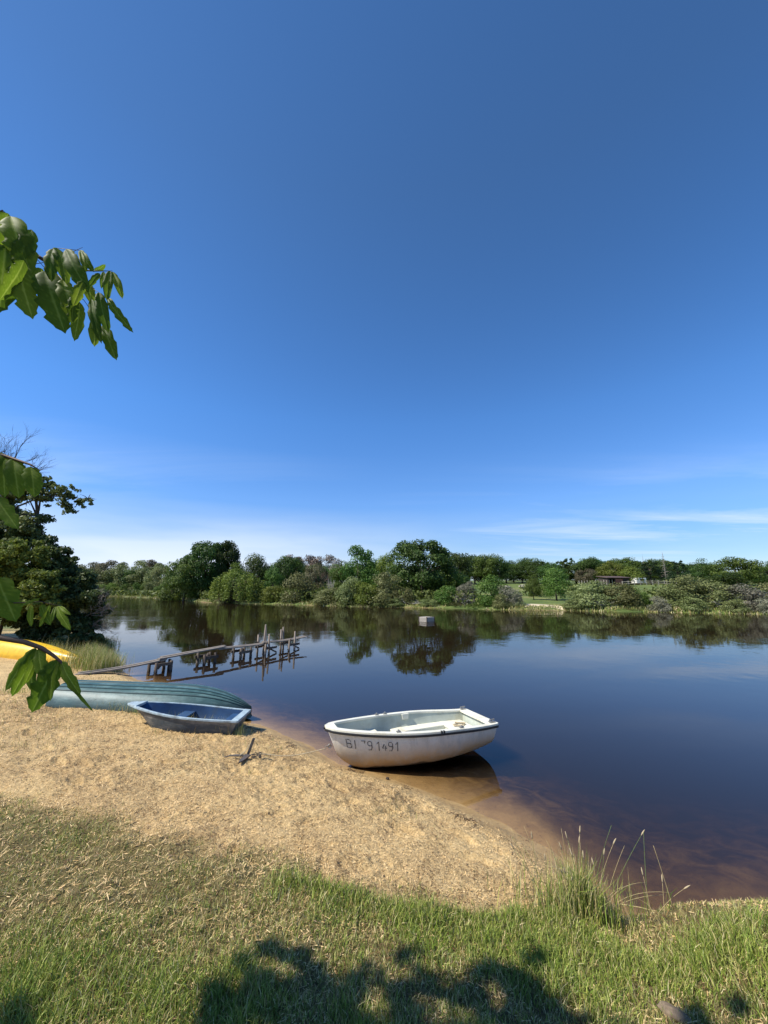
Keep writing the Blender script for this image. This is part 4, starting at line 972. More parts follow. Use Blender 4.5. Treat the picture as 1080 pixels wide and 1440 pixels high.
def lush(x, y):
    k = (fbm(x, y, 1.6, 3, 41) - .52) * 1.6
    for (cx_, cy_), rad, amt in LUSH: k = np.maximum(k, amt * np.exp(-((x - cx_) ** 2 + (y - cy_) ** 2) / rad ** 2) + (fbm(x, y, 4, 2, 43) - .5) * .5)
    return np.clip(k, 0, 1)
# turf
x, y = cloud(560000, 1.25, 7.5, -58, 58, 1.1)
s_, tf, _f = zones(x, y); keep = (rng.random(len(x)) < tf) & (s_ > .02); x, y, s_, tf = x[keep], y[keep], s_[keep], tf[keep]
lu = lush(x, y); keep = rng.random(len(x)) < (.55 + .45 * lu); x, y, lu = x[keep], y[keep], lu[keep]
z = height(x, y); n = len(x); rr_ = np.hypot(x, y)
L_ = (.018 + .050 * lu * (.5 + vnoise(x * 7, y * 7, 51))) * rng.uniform(.6, 1.5, n); W_ = (.0022 + .0012 * lu) * (1 + .25 * rr_ / 3)
tag(obj('grass', blades('grass', x, y, z, L_, W_, palette(n, .62 - .56 * lu), .75)), 'short mown turf, green and straw coloured', kind='stuff')
# flat cut straw lying on the turf and on the sand
x, y = cloud(470000, 1.3, 10.5, -58, 50, .9)
s_, tf, _f = zones(x, y); dn = (.30 * tf + (.95 * sm(.12, .5, s_)) * (1 - tf) * np.clip(.25 + 1.3 * fbm(x, y, 1.7, 3, 61), 0, 1)); keep = (rng.random(len(x)) < dn) & (s_ > .12)
x, y, tf = x[keep], y[keep], tf[keep]; z = height(x, y); n = len(x)
th_ = rng.uniform(0, 2 * math.pi, n); ll = (.004 + .011 * rng.random(n) ** 2.2) * (1 + 1.3 * tf) * (1 + .12 * np.hypot(x, y)); ww = rng.uniform(.001, .0026, n) * (1 + .16 * np.hypot(x, y)); tz = rng.normal(size=n) * .35
ux = np.stack([np.cos(th_), np.sin(th_), tz], 1) * (ll * .5)[:, None]; vx_ = np.stack([-np.sin(th_), np.cos(th_), rng.normal(size=n) * .4], 1) * (ww * .5)[:, None]
c0 = np.stack([x, y, z + rng.uniform(.001, .012, n)], 1); o = np.stack([c0 - ux - vx_, c0 + ux - vx_, c0 + ux + vx_, c0 - ux + vx_], 1)
clump = fbm(x, y, 7, 2, 91) * .6 + fbm(x, y, 1.6, 2, 92) * .4
cols = np.array([(.78, .58, .30), (.62, .42, .18), (.17, .10, .04), (.10, .055, .025), (.74, .53, .27), (.25, .145, .055)])[np.where(rng.random(n) < np.clip((clump - .47) * 5, .05, .9), rng.choice([2, 3, 5], n), rng.choice([0, 1, 4], n))] * rng.uniform(.8, 1.2, (n, 1))
tag(obj('straw_litter', mesh_np('straw_litter', o.reshape(-1, 3), np.arange(4 * n).reshape(n, 4), BLADE, False, dict(col=np.repeat(np.clip(cols, 0, 1), 4, 0)))), 'chopped dry straw and leaf crumbs scattered over sand and turf', kind='stuff')
# dark wrack line of leaf crumbs and twigs along the water's edge
t = rng.random(16000) * 9; bp_ = np.array(near[5:15]); x = np.interp(t, range(10), bp_[:, 0]); y = np.interp(t, range(10), bp_[:, 1]); off = np.where(rng.random(16000) < .6, .34, .16) + rng.normal(size=16000) * .06 + (fbm(x, y, 1.3, 2, 95) - .5) * .3
x, y = x - off * .62, y - off * .78; ok = (vnoise(x * 3.1, y * 3.1, 96) > .60) & (rng.random(len(x)) < .5) & (lake_sd(x, y) > .03) & (lake_sd(x, y) < .7); x, y = x[ok], y[ok]; z = height(x, y); n = len(x)
th_ = rng.uniform(0, 2 * math.pi, n); ll = .006 + .03 * rng.random(n) ** 4; ww = rng.uniform(.002, .006, n); ux = np.stack([np.cos(th_), np.sin(th_), rng.normal(size=n) * .2], 1) * ll[:, None]; vx_ = np.stack([-np.sin(th_), np.cos(th_), rng.normal(size=n) * .4], 1) * (ww * .5)[:, None]
c0 = np.stack([x, y, z + .004], 1); o = np.stack([c0 - ux - vx_, c0 + ux - vx_, c0 + ux + vx_, c0 - ux + vx_], 1)
tag(obj('shore_debris', mesh_np('shore_debris', o.reshape(-1, 3), np.arange(4 * n).reshape(n, 4), BLADE, False, dict(col=np.repeat(np.array([(.10, .06, .03), (.17, .10, .045), (.06, .04, .025)])[rng.integers(0, 3, n)], 4, 0)))), 'dark crumbs of leaves and twigs washed up along the water edge', kind='stuff')
# sparse stubble on the sand
x, y = cloud(60000, 2.2, 14, -60, 30, .8)
s_, tf, _f = zones(x, y); dn = (1 - tf) * sm(.25, .7, s_) * sm(.48, .70, fbm(x, y, 1.4, 3, 71)); keep = rng.random(len(x)) < dn * .8
x, y = x[keep], y[keep]; z = height(x, y); n = len(x)
tag(obj('stubble', blades('stubble', x, y, z, rng.uniform(.02, .075, n), .0022 * (1 + .12 * np.hypot(x, y)), palette(n, .72) * .85, .35)), 'thin dry stalks and weeds standing in the sand', kind='stuff')
# weeds round the boats' feet
xs, ys = [], []
for u0, v0, u1, v1, m_ in ((130, 1003, 235, 1012, 500), (235, 1020, 345, 1029, 420), (0, 985, 130, 1000, 500), (110, 935, 150, 940, 1500), (125, 920, 157, 938, 2600), (60, 925, 120, 938, 700), (100, 914, 152, 904, 2200), (60, 905, 110, 912, 900)):
    t = rng.random(m_); p0, p1 = flat(u0, v0, .2), flat(u1, v1, .2); xs.append(p0[0] + (p1[0] - p0[0]) * t + rng.normal(size=m_) * .06); ys.append(p0[1] + (p1[1] - p0[1]) * t + rng.normal(size=m_) * .10 * (1 + 2 * (p0[1] > 8)))
x, y = np.concatenate(xs), np.concatenate(ys); z = height(x, y); n = len(x); far_ = sm(8.5, 10, y)
tag(obj('tall_weeds', blades('tall_weeds', x, y, z, rng.uniform(.06, .20, n) * (1 + 1.9 * far_), .004 * (1 + 1.2 * far_), palette(n, .55), .3)), 'thin weeds and tall grass growing round the boats and at the jetty foot', kind='stuff')
# taller turf edge along the sand and the water on the right
t = rng.random(9000); k = t * 5; pts = np.array([flat(u, v, .33) for u, v in ((395, 1228), (560, 1254), (700, 1258), (770, 1235), (900, 1305), (1090, 1300))])
x = np.interp(k, range(6), pts[:, 0]) + rng.normal(size=9000) * .05; y = np.interp(k, range(6), pts[:, 1]) - np.abs(rng.normal(size=9000)) * .10; z = height(x, y); ok = lake_sd(x, y) > .01; x, y, z = x[ok], y[ok], z[ok]; n = len(x)
tag(obj('edge_grass', blades('edge_grass', x, y, z, rng.uniform(.035, .10, n), rng.uniform(.003, .005, n), palette(n, .22), .7)), 'fresh green grass fringe between sand, turf and water', kind='stuff')
# far reeds and dry bank grass
segs = np.array(farside); d_ = np.concatenate([[0], np.cumsum(np.hypot(*np.diff(segs, axis=0).T))]); t = rng.random(26000) * d_[-1]
x = np.interp(t, d_, segs[:, 0]); y = np.interp(t, d_, segs[:, 1]); off = rng.uniform(-.8, 2.6, len(x)); y = y + off; z = height(x, y, False); ok = (z > -.2) & (vnoise(x * .35, y * .35, 77) > .42); x, y, z = x[ok], y[ok], np.maximum(z[ok], -.1); n = len(x); dd_ = np.hypot(x, y)
tag(obj('far_reeds', blades('far_reeds', x, y, z, rng.uniform(.12, .42, n) * (.5 + .9 * vnoise(x * .5, y * .5, 3)), .0011 * dd_ + .02, palette(n, .55) * .75, .7)), 'tan reeds and rough grass along the far bank', kind='stuff')
# dark floor growth under the far wood: knee high brush
y = 36 * (215 / 36) ** rng.random(150000); x = rng.uniform(-1, 1, 150000) * y; s_ = lake_sd(x, y); ok = (s_ > .4) & (s_ < 45) & (x / y > -1.0) & (x / y < 1.0) & ((x < 12) | (vnoise(x * .15, y * .15, 9) > .80)); x, y = x[ok], y[ok]; z = height(x, y, False); n = len(x)
C_ = np.stack([x, y, z + rng.uniform(.1, 1.9, n)], 1); nn_ = unit(rng.normal(size=(n, 3)) + [0, 0, .8]); Vv, Fv = quads(C_, nn_, 1.0, rng); Vv = (Vv.reshape(-1, 4, 3) - C_[:, None]) * (np.hypot(x, y) / 190).clip(.22, 1)[:, None, None] + C_[:, None]; Vv = Vv.reshape(-1, 3)
tag(obj('undergrowth', mesh_np('undergrowth', Vv, Fv, foliage('leaf_undergrowth', (.09, .12, .025), (.20, .23, .06)), False, dict(shade=np.repeat(rng.random(n), 4)))), 'low brambles and undergrowth beneath the far trees', kind='stuff')

# --- the rush clump at the water edge on the right: each stalk large enough is a part
rx, ry = flat(828, 1282, .15); rz_ = hz(rx, ry)
rush = empty('rush_clump', (rx, ry, rz_), 0, label='tall clump of green and straw rushes with seed heads at the water edge', cat='rushes')
n = 1000; q = np.abs(rng.normal(size=n)) * .11; a = rng.uniform(0, 2 * math.pi, n); x = q * np.cos(a) * 2.1 - .04; y = q * np.sin(a) * .8
zz = height(x + rx, y + ry) - rz_
tag(obj('rush_blades', blades('rush_blades', x, y, zz, rng.uniform(.08, .42, n) * np.exp(-q * 2.0), rng.uniform(.003, .0055, n), palette(n, .45), .38), rush), kind='stuff')
STALK = simple('straw_stalk', (.42, .33, .16), .7, .2, 20); STALKG = simple('green_stalk', (.13, .19, .045), .6, .2, 20); SEED = simple('seed_head', (.40, .32, .20), .9, .25, 60)
def stalk(root, p0, d, L, m, seed=True, r=.0022, droop=.2, u=None):
    p0 = Vector(p0); d = Vector(d).normalized(); pts = []
    p = p0.copy()
    for k in range(8):
        pts.append(p.copy()); d = (d + Vector((d.x, d.y, -.6 * (1 if k > 2 else 0))) * droop * .12).normalized(); p = p + d * L / 7
    st_ = MB().tube(pts, [r * (1 - .07 * k) for k in range(8)], 5).build('stalk', m, root, True)
    if seed:
        e = pts[-1]; MB().tube([e - d * .005, e + d * .010, e + d * .028, e + d * .042], [.0015, .0042, .0038, .001], 7).build('seed_head', SEED, st_, True)
rs = random.Random(9)
for k in range(34):
    a = rs.uniform(0, 6.28); dx_ = rs.gauss(0, .22); dy_ = rs.gauss(0, .15)
    x0, y0 = rs.gauss(-.04, .17), rs.gauss(0, .06)
    stalk(rush, (x0, y0, hz(rx + x0, ry + y0) - rz_), (dx_ + x0, dy_, 1), rs.uniform(.26, .56), STALK if rs.random() < .5 else STALKG, rs.random() < .4, .0016, rs.uniform(.2, .7))
for (dx_, dy_, L, dr) in ((.9, .2, .42, 1.2), (1.4, .0, .50, .9), (-.75, .1, .42, .9), (.75, .25, .34, 1.4), (1.9, -.05, .44, .5), (-.4, -.1, .5, 1.0)):
    stalk(rush, (.05, -.02, .02), (dx_, dy_, .95), L, STALK, False, .0018, dr * 1.6)
# separate seed-headed stems right of the clump
for k, (u, v, hgt, lab) in enumerate(((919, 1300, .24, 'short upright grass stem with a seed head, nearest right of the rush clump'), (936, 1297, .17, 'leaning grass stem with a small seed head, second right of the rush clump'), (950, 1300, .33, 'taller bare grass stem at the water edge, farthest right of the rush clump'))):
    x, y = flat(u, v, .16); r0_ = empty('grass_stem', (x, y, hz(x, y)), 0, label=lab, cat='grass stem')
    stalk(r0_, (0, 0, 0), ((-.05, .12, -.15)[k], .1, 1), hgt, STALK, k < 2, .0022)
# clod beside the branch shadow, driftwood, small dark things on the sand
def lump_mesh(seed, sx, sy, sz):
    r = np.random.default_rng(seed); th2 = np.linspace(0, math.pi, 11); ph = np.linspace(0, 2 * math.pi, 19)[:-1]
    b = MB(); P_ = []
    for t in th2:
        P_.append([(sx * math.sin(t) * math.cos(q), sy * math.sin(t) * math.sin(q), sz * math.cos(t)) for q in ph])
    A = np.array(P_); nzv = fbm(A[..., 0] * 1 / sx + 3, A[..., 1] / sy + A[..., 2] / sz * 1.7, 2.2, 3, seed); A *= (.72 + .56 * nzv)[..., None]
    b.grid([[tuple(p) for p in row_] for row_ in A], closed=True); return b
STONE = simple('pale_clod', (.20, .15, .10), .95, .4, 30, bump=.01); DARKC = simple('dark_wood_bit', (.05, .035, .025), .95, .3, 20)
x, y = flat(941, 1352, .42); o = lump_mesh(4, .07, .032, .02).build('stone', STONE, None, True); o.location = (x, y, hz(x, y) + .004); o.rotation_euler = (0, .1, -.65); tag(o, 'pale flat stone half sunk in the grass at lower right', 'stone')
x, y = flat(545, 1098, .0); o = lump_mesh(6, .02, .016, .014).build('pebble', DARKC, None, True); o.location = (x, y, hz(x, y) + .012); tag(o, 'tiny dark pebble at the water edge below the white dinghy', 'pebble')
x, y = flat(270, 1029, .2); o = lump_mesh(8, .075, .05, .03).build('clod', DARKC, None, True); o.location = (x, y, hz(x, y) + .012); tag(o, 'dark reddish clod on the sand in front of the skiff', 'clod')
for k, (u0, v0, u1, v1, lab) in enumerate(((870, 1240, 935, 1247, 'pale dry stick lying across the bank right of the rush clump'),)):
    (xa, ya), (xb, yb) = flat(u0, v0, .2), flat(u1, v1, .2)
    if k == 1: (xa, ya), (xb, yb) = flat(u0, v0, .45), flat(u1, v1, .45)
    pts = [(xa + (xb - xa) * t, ya + (yb - ya) * t + .012 * math.sin(t * 6), max(hz(xa + (xb - xa) * t, ya + (yb - ya) * t), 0) + (.06 if k == 0 else .03)) for t in np.linspace(0, 1, 6)]
    tag(MB().tube(pts, [.004, .004, .0035, .003, .0025, .0015], 5).build('stick', STALK, None, True), lab, 'stick')

# ------------------------------------------------------------------ bushes at the water on the left
def near_tree(name, base, lobes, n, size, m, label, cat, bark, tr=.12, limbs=16, seed=1, extra_twigs=None, top_frac=.8, paths=()):
    r = np.random.default_rng(seed); x0, y0 = base; z0 = hz(x0, y0, False) if lake_sd(x0, y0) > 0 else 0
    root = empty(name, (x0, y0, z0), 0, label=label, cat=cat)
    c = np.array([l[:3] for l in lobes], float) - [x0, y0, z0]; lr = np.array([l[3] for l in lobes], float)
    # break each big lobe into smaller puffs so the outline is ragged
    cs, ls = [], []
    for ci, ri in zip(c, lr):
        k = max(8, int(24 * ri)); d = unit(r.normal(size=(k, 3))); cs.append(ci + d * ri * r.uniform(.35, 1.0, (k, 1)) * np.array([1, 1, .8])); ls.append(ri * r.uniform(.16, .38, k))
    cs, ls = np.concatenate(cs), np.concatenate(ls)
    w = ls ** 2; w /= w.sum(); li = r.choice(len(cs), n, p=w); dd = unit(r.normal(size=(n, 3))); q = r.uniform(.1, 1.25, (n, 1)) ** .6
    P_ = cs[li] + dd * q * ls[li][:, None] * np.array([1.2, 1.2, .7])
    ok = P_[:, 2] + z0 > .03; P_, dd, li = P_[ok], dd[ok], li[ok]; n = len(P_)
    nrm = unit(dd * .5 + np.array([0, 0, .35]) + r.normal(size=(n, 3)) * .6); Vv, Fv = quads(P_, nrm, size, r, 1.8)
    obj('crown', mesh_np('crown', Vv, Fv, m, False, dict(shade=np.repeat(.5 * r.random(n) + .5 * r.random(len(cs))[li], 4))), root)
    b = MB(); rp = random.Random(seed); top = Vector((0, 0, c[:, 2].max() * top_frac)) + Vector((c[:, 0].mean(), c[:, 1].mean(), 0)) * .5
    b.tube([(0, 0, -.2), top * .33 + Vector((.1, 0, 0)), top * .66, top], [tr * 1.3, tr, tr * .65, tr * .2], 9)
    for j in rp.sample(range(len(cs)), min(limbs * 3, len(cs))):
        p = Vector(cs[j]); f = rp.uniform(.3, .95); s0 = top * f
        if (p - s0).length > 1.7: continue
        mid = s0.lerp(p, .5) + Vector((0, 0, .12 * (p - s0).length))
        b.tube([s0, mid, p], [tr * .38, tr * .2, tr * .05], 5, False)
    for pth in paths:
        pp = [Vector(at(u, v, Y)) - Vector((x0, y0, z0)) for u, v, Y in pth]; b.tube(pp, list(np.linspace(tr * .55, .008, len(pp))), 6, False)
        for q in range(1, len(pp)):
            for _ in range(7):
                s0 = pp[q - 1].lerp(pp[q], rp.random()); e = s0 + Vector((rp.gauss(.05, .14), rp.gauss(0, .2), rp.gauss(.0, .12))); b.tube([s0, s0.lerp(e, .5) + Vector((0, 0, .04)), e], [.02, .012, .004], 4, False)
    b.build('trunk', bark, root, True)
    return root
def lob(u, v, Y, rpx): p = at(u, v, Y); return (p[0], p[1], p[2], rpx / FPX * Y)
UPG = foliage('leaf_bushy_tree', (.11, .145, .045), (.23, .26, .09), .35); LOG = foliage('leaf_sallow', (.14, .18, .03), (.27, .31, .06), .35); DKG = foliage('leaf_shaded_side', (.06, .09, .025), (.13, .165, .05), .3)  # last one: leaves coloured darker for the shaded right side of the bushes
near_tree('oak_tree', (-14.2, 15.8), [lob(-60, 730, 15.5, 60), lob(-10, 715, 15.5, 38), lob(20, 690, 15.2, 26), lob(45, 690, 15, 22), lob(72, 690, 15, 15), lob(92, 702, 15, 17), lob(110, 708, 15, 12), lob(126, 705, 15, 8), lob(58, 678, 15.1, 16), lob(15, 740, 15.2, 40), lob(42, 740, 15, 26), lob(-40, 780, 15.3, 55), lob(95, 688, 15, 12), lob(98, 718, 15, 11), lob(30, 765, 15, 26), lob(60, 705, 15, 16), lob(10, 660, 15, 22), lob(40, 668, 15, 13)],
          60000, .075, UPG, 'leafy oak on the left bank with one branch reaching right above the dark bushes', 'tree', BARK, .11, 9, 3, top_frac=.8, paths=[[(-40, 800, 15.6), (-10, 745, 15.4), (25, 712, 15.2), (60, 698, 15.1), (95, 698, 15), (126, 703, 15)], [(-10, 745, 15.4), (10, 700, 15.3), (35, 672, 15.1), (60, 660, 15.1)]])
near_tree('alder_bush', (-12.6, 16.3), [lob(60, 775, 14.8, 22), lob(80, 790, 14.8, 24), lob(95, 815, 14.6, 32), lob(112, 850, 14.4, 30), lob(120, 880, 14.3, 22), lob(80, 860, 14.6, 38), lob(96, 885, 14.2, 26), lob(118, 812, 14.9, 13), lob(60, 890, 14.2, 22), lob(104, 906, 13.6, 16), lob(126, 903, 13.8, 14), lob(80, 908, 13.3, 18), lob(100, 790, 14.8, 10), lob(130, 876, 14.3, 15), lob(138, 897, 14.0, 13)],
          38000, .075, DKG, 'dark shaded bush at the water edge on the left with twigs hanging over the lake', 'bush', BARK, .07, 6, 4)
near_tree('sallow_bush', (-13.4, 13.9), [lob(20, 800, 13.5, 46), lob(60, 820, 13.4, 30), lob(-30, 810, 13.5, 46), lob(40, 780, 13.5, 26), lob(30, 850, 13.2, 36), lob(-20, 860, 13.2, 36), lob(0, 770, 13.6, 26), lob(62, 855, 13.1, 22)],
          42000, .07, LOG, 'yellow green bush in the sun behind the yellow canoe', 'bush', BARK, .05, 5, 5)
# bare twigs over the water at the right side of the bushes
b = MB(); rt = random.Random(21)
def sprout(p, d, l, rad, k):
    e = p + d * l; b.tube([p, p.lerp(e, .5) + Vector((rt.uniform(-.03, .03), 0, rt.uniform(-.03, .03))), e], [rad, rad * .8, rad * .55], 4, False)
    if k:
        for _ in range(3): sprout(p.lerp(e, rt.uniform(.4, 1)), (d + Vector((rt.gauss(.1, .5), rt.gauss(0, .4), rt.gauss(.12, .5)))).normalized(), l * rt.uniform(.5, .8), rad * .6, k - 1)
for k in range(22):
    p = Vector(at(rt.uniform(116, 142), rt.uniform(835, 905), 14.2)); sprout(p, Vector((1, -.2, rt.uniform(-.15, .5))).normalized(), rt.uniform(.3, .5), .010, 3)
dead = empty('dead_bush', (-11.2, 14.3, 0), 0, label='bare grey twigs spreading over the water at the right side of the dark bush', cat='dead bush')
o = b.build('branches', GREYBARK, dead); o.location = (11.2, -14.3, 0)
# leafless tree top at the left edge
bt = empty('leafless_tree', (-19.3, 18.0, hz(-19.3, 18, False)), 0, label='bare leafless treetop rising behind the leafy oak at the left edge', cat='tree')
b = MB(); r4 = random.Random(31)
def limb(p, d, l, rad, k):
    e = p + d * l; b.tube([p, p.lerp(e, .5) + Vector((r4.uniform(-1, 1), 0, r4.uniform(-1, 1))) * l * .05, e], [rad, rad * .8, rad * .6], 5 if k > 2 else 3, False)
    if k:
        for _ in range(3): limb(p.lerp(e, r4.uniform(.35, 1)), (d + Vector((r4.gauss(.02, .40), r4.gauss(0, .4), r4.gauss(.12, .3)))).normalized(), l * r4.uniform(.55, .85), rad * .58, k - 1)
top0 = Vector((.3, 0, 5.6)); b.tube([(0, 0, -.2), (.1, 0, 2.5), top0], [.16, .13, .09], 8)
for k in range(5): limb(top0, Vector((.35 * (k - 2) / 2, r4.uniform(-.3, .3), 1)).normalized(), 1.7, .045, 5)
b.build('branches', TWIGBROWN, bt)

# ------------------------------------------------------------------ the maple overhead: trunk behind the camera on the left, twigs reaching into view
lm, nt, out = mat('maple_leaf')
a = nt.nodes.new('ShaderNodeAttribute'); a.attribute_name = 'vein'; a2 = nt.nodes.new('ShaderNodeObjectInfo')
c = ramp(nt, a.outputs['Fac'], (0, (.07, .125, .010)), (.6, (.10, .165, .014)), (1, (.17, .24, .04)))
hsn = nt.nodes.new('ShaderNodeHueSaturation'); nt.links.new(c, hsn.inputs['Color']); nt.links.new(M(nt, 'ADD', M(nt, 'MULTIPLY', a2.outputs['Random'], .6), .75), hsn.inputs['Value'])
nt.links.new(M(nt, 'ADD', M(nt, 'MULTIPLY', a2.outputs['Random'], -.03), .505), hsn.inputs['Hue'])
p = nt.nodes.new('ShaderNodeBsdfPrincipled'); p.inputs['Roughness'].default_value = .55; p.inputs['Specular IOR Level'].default_value = .18; nt.links.new(hsn.outputs[0], p.inputs['Base Color'])
tr = nt.nodes.new('ShaderNodeBsdfTranslucent'); br = nt.nodes.new('ShaderNodeHueSaturation'); br.inputs['Value'].default_value = 1.9; nt.links.new(hsn.outputs[0], br.inputs['Color']); nt.links.new(br.outputs[0], tr.inputs['Color'])
ms = nt.nodes.new('ShaderNodeMixShader'); ms.inputs[0].default_value = .5; nt.links.new(p.outputs[0], ms.inputs[1]); nt.links.new(tr.outputs[0], ms.inputs[2]); nt.links.new(ms.outputs[0], out.inputs[0])
LEAF = lm
TWIGM = simple('maple_twig', (.10, .055, .035), .6, .2, 20)
def leaf_mesh(kind, seed):
    """leaf along +X from 0 to 1, width about W, folded on its midrib and drooping; y across, z up"""
    r = np.random.default_rng(seed); nu, nv = 25, 13; U = np.linspace(0, 1, nu); V = np.linspace(-1, 1, nv)
    teeth = {0: 2, 1: 3, 2: 4}[kind]; co, vein = [], []
    for u in U:
        w = .33 * (math.sin(math.pi * min(u / .85, 1) ** .8) ** .85 if u < .85 else 0) if u < .85 else 0
        w = .34 * (u ** .55) * max(0, 1 - u) ** .62 * 1.75
        if u > .90: w = .34 * 1.75 * .90 ** .55 * .10 ** .62 * (1 - (u - .90) / .10) ** 1.5
        for v in V:
            ww = w * (1 + .05 * math.sin(u * 23 + v + seed))
            if teeth and .2 < u < .9:
                ph = (u * teeth + (.25 if v > 0 else 0)) % 1; ww = w * (1 - (.42 if kind == 2 else .30 if kind == 1 else .18) * (ph if ph < .8 else (1 - ph) * 4))
            y = v * ww; z = .20 * abs(y) ** 1.0 * (1 if kind != 0 else 1.3) - .22 * u ** 2 + .010 * math.sin(u * 9 + seed) - .55 * (abs(v) ** 3) * ww * .35
            sv = abs(((u - abs(v) * .20) * 9) % 1 - .5) * 2; vv = max(0, 1 - abs(v) * 11 * max(ww, .05) / .1 * .12 * 6) if abs(v) < .12 else 0
            ridge = max(vv, (1 - sv) ** 5 * .8)
            z += .012 * sv * (1 - abs(v) * .4) * ww / .3
            co.append((u, y, z)); vein.append(ridge + .25 * r.random())
    F = [(i * nv + j, (i + 1) * nv + j, (i + 1) * nv + j + 1, i * nv + j + 1) for i in range(nu - 1) for j in range(nv - 1)]
    return mesh_np('leaf', co, F, LEAF, True, dict(vein=vein))
LM = [leaf_mesh(k, 3 + k) for k in (0, 1, 2)]
maple = empty('maple_tree', (-3.3, -.9, hz(-3.3, -.9)), 0, label='maple overhanging from the left with toothed green leaves against the sky', cat='tree')
MO = Vector(maple.location)
def leaf_at(b0, t0, wfac, k, roll=0.0, b_up=None):
    b0, t0 = Vector(b0), Vector(t0); d = t0 - b0; L = d.length; x = d.normalized()
    view = (Vector((0, 0, EYE)) - (b0 + t0) / 2).normalized(); zv = (view - x * view.dot(x)).normalized()
    zv = Matrix.Rotation(roll, 3, x) @ zv; yv = zv.cross(x)
    o = obj('leaf', LM[k], maple); Mx = Matrix((x * L, yv * L * wfac, zv * L)).transposed().to_4x4(); Mx.translation = b0 - MO; o.matrix_local = Mx
    return o
def V3(u, v, Y): return Vector(at(u, v, Y))
# (base u, v, tip u, v, width factor, leaf form, roll) grouped by distance
UP = [(14, 303, 34, 368, 1.15, 2, .2), (6, 300, 2, 366, .95, 2, -.2), (44, 322, 12, 395, .9, 1, .5), (8, 345, 0, 426, 1.1, 2, .0), (24, 368, 36, 433, 1.15, 2, .3), (34, 366, 10, 420, .9, 2, -.4), (12, 300, -20, 350, 1.1, 1, 0), (-10, 330, -30, 400, 1.2, 2, 0), (-8, 360, -14, 430, 1.2, 2, 0),
      (60, 378, 38, 418, 1.1, 1, -.3), (62, 380, 82, 452, 1.25, 2, .2), (78, 384, 58, 424, .9, 1, .4), (74, 349, 66, 386, 1.05, 1, .6), (80, 348, 98, 388, .9, 1, -.6), (92, 350, 112, 398, .95, 1, .4), (112, 352, 124, 374, .8, 0, .3), (113, 353, 118, 374, .6, 0, .2),
      (133, 380, 148, 377, 1.0, 0, .9), (140, 384, 124, 400, .9, 1, .4), (155, 381, 148, 414, .75, 0, .3), (158, 382, 172, 410, .65, 0, -.4), (146, 382, 142, 400, .6, 0, .2),
      (118, 395, 102, 424, 1.0, 1, .3), (122, 396, 131, 420, 1.1, 1, -.5), (139, 411, 147, 457, .72, 0, .2), (151, 419, 175, 460, .6, 2, .5), (112, 424, 110, 472, .75, 1, -.3), (106, 416, 98, 448, 1.0, 2, .3), (128, 420, 133, 472, .6, 1, .5), (134, 448, 132, 480, .95, 0, .1), (145, 456, 158, 497, .85, 1, .2), (88, 392, 100, 440, 1.0, 1, .1)]
for bu, bv, tu, tv, wf, k, ro in UP:
    Y = 1.12 + random.uniform(-.05, .05); leaf_at(V3(bu, bv, Y), V3(tu, tv, Y - .02), wf * .68, k, ro)
MIDL = [(6, 641, 2, 692, .9, 2, .3), (19, 644, 24, 692, 1.05, 1, .1), (43, 656, 50, 691, 1.15, 1, -.2), (-6, 645, -22, 690, 1, 2, .2), (-4, 700, 16, 737, 1.0, 2, .3), (2, 636, -10, 660, 1, 1, .3)]
for bu, bv, tu, tv, wf, k, ro in MIDL: leaf_at(V3(bu, bv, 1.0), V3(tu, tv, .97), wf * .75, k, ro)
LOWL = [(-4, 812, 18, 868, 1.1, 2, .1), (56, 842, 26, 850, .7, 0, .9), (44, 851, 40, 878, .6, 0, .5), (58, 850, 66, 876, .7, 1, .4), (70, 851, 60, 880, .55, 1, -.5), (80, 852, 92, 884, .62, 1, .5), (78, 853, 72, 872, .5, 0, .2), (84, 853, 94, 862, .5, 0, .2)]
for bu, bv, tu, tv, wf, k, ro in LOWL: leaf_at(V3(bu, bv, 1.25), V3(tu, tv, 1.22), wf * .85, k, ro)
BOT = [(50, 911, -2, 972, .55, 1, .5), (51, 912, 20, 980, .60, 1, -.2), (54, 912, 57, 948, .75, 1, .2), (47, 930, 38, 970, .8, 0, .8), (52, 913, 44, 958, .7, 1, -.7), (82, 927, 43, 1004, .92, 2, .05), (80, 929, 60, 985, .6, 1, .9), (86, 930, 105, 976, .5, 1, .4), (93, 944, 116, 1006, .16, 1, .9)]
for bu, bv, tu, tv, wf, k, ro in BOT: leaf_at(V3(bu, bv, .62), V3(tu, tv, .60), wf, k, ro)
def twig(pts, Y, r0, r1):
    P_ = [V3(u, v, Y if not isinstance(Y, tuple) else Y[0] + (Y[1] - Y[0]) * i / (len(pts) - 1)) - MO for i, (u, v) in enumerate(pts)]
    MB().tube(P_, list(np.linspace(r0, r1, len(P_))), 6).build('twig', TWIGM, maple, True)
twig([(-260, 300), (-120, 318), (0, 342), (42, 353), (65, 368), (100, 379), (132, 381), (158, 381)], 1.12, .012, .0008)
twig([(30, 374), (63, 369)], 1.12, .0014, .0010); twig([(42, 353), (64, 378)], 1.12, .0012, .0010); twig([(64, 368), (92, 398), (104, 412), (118, 422), (136, 448)], 1.12, .0018, .0008)
twig([(104, 384), (120, 397)], 1.12, .001, .0008); twig([(118, 398), (140, 412), (151, 419)], 1.12, .001, .0007); twig([(102, 354), (116, 348)], 1.12, .001, .0006); twig([(74, 368), (80, 349), (92, 350), (112, 352)], 1.12, .0013, .0007)
twig([(8, 300), (4, 296), (-30, 310), (-120, 318)], 1.12, .0018, .004); twig([(24, 368), (10, 345), (-4, 342)], 1.12, .001, .002)
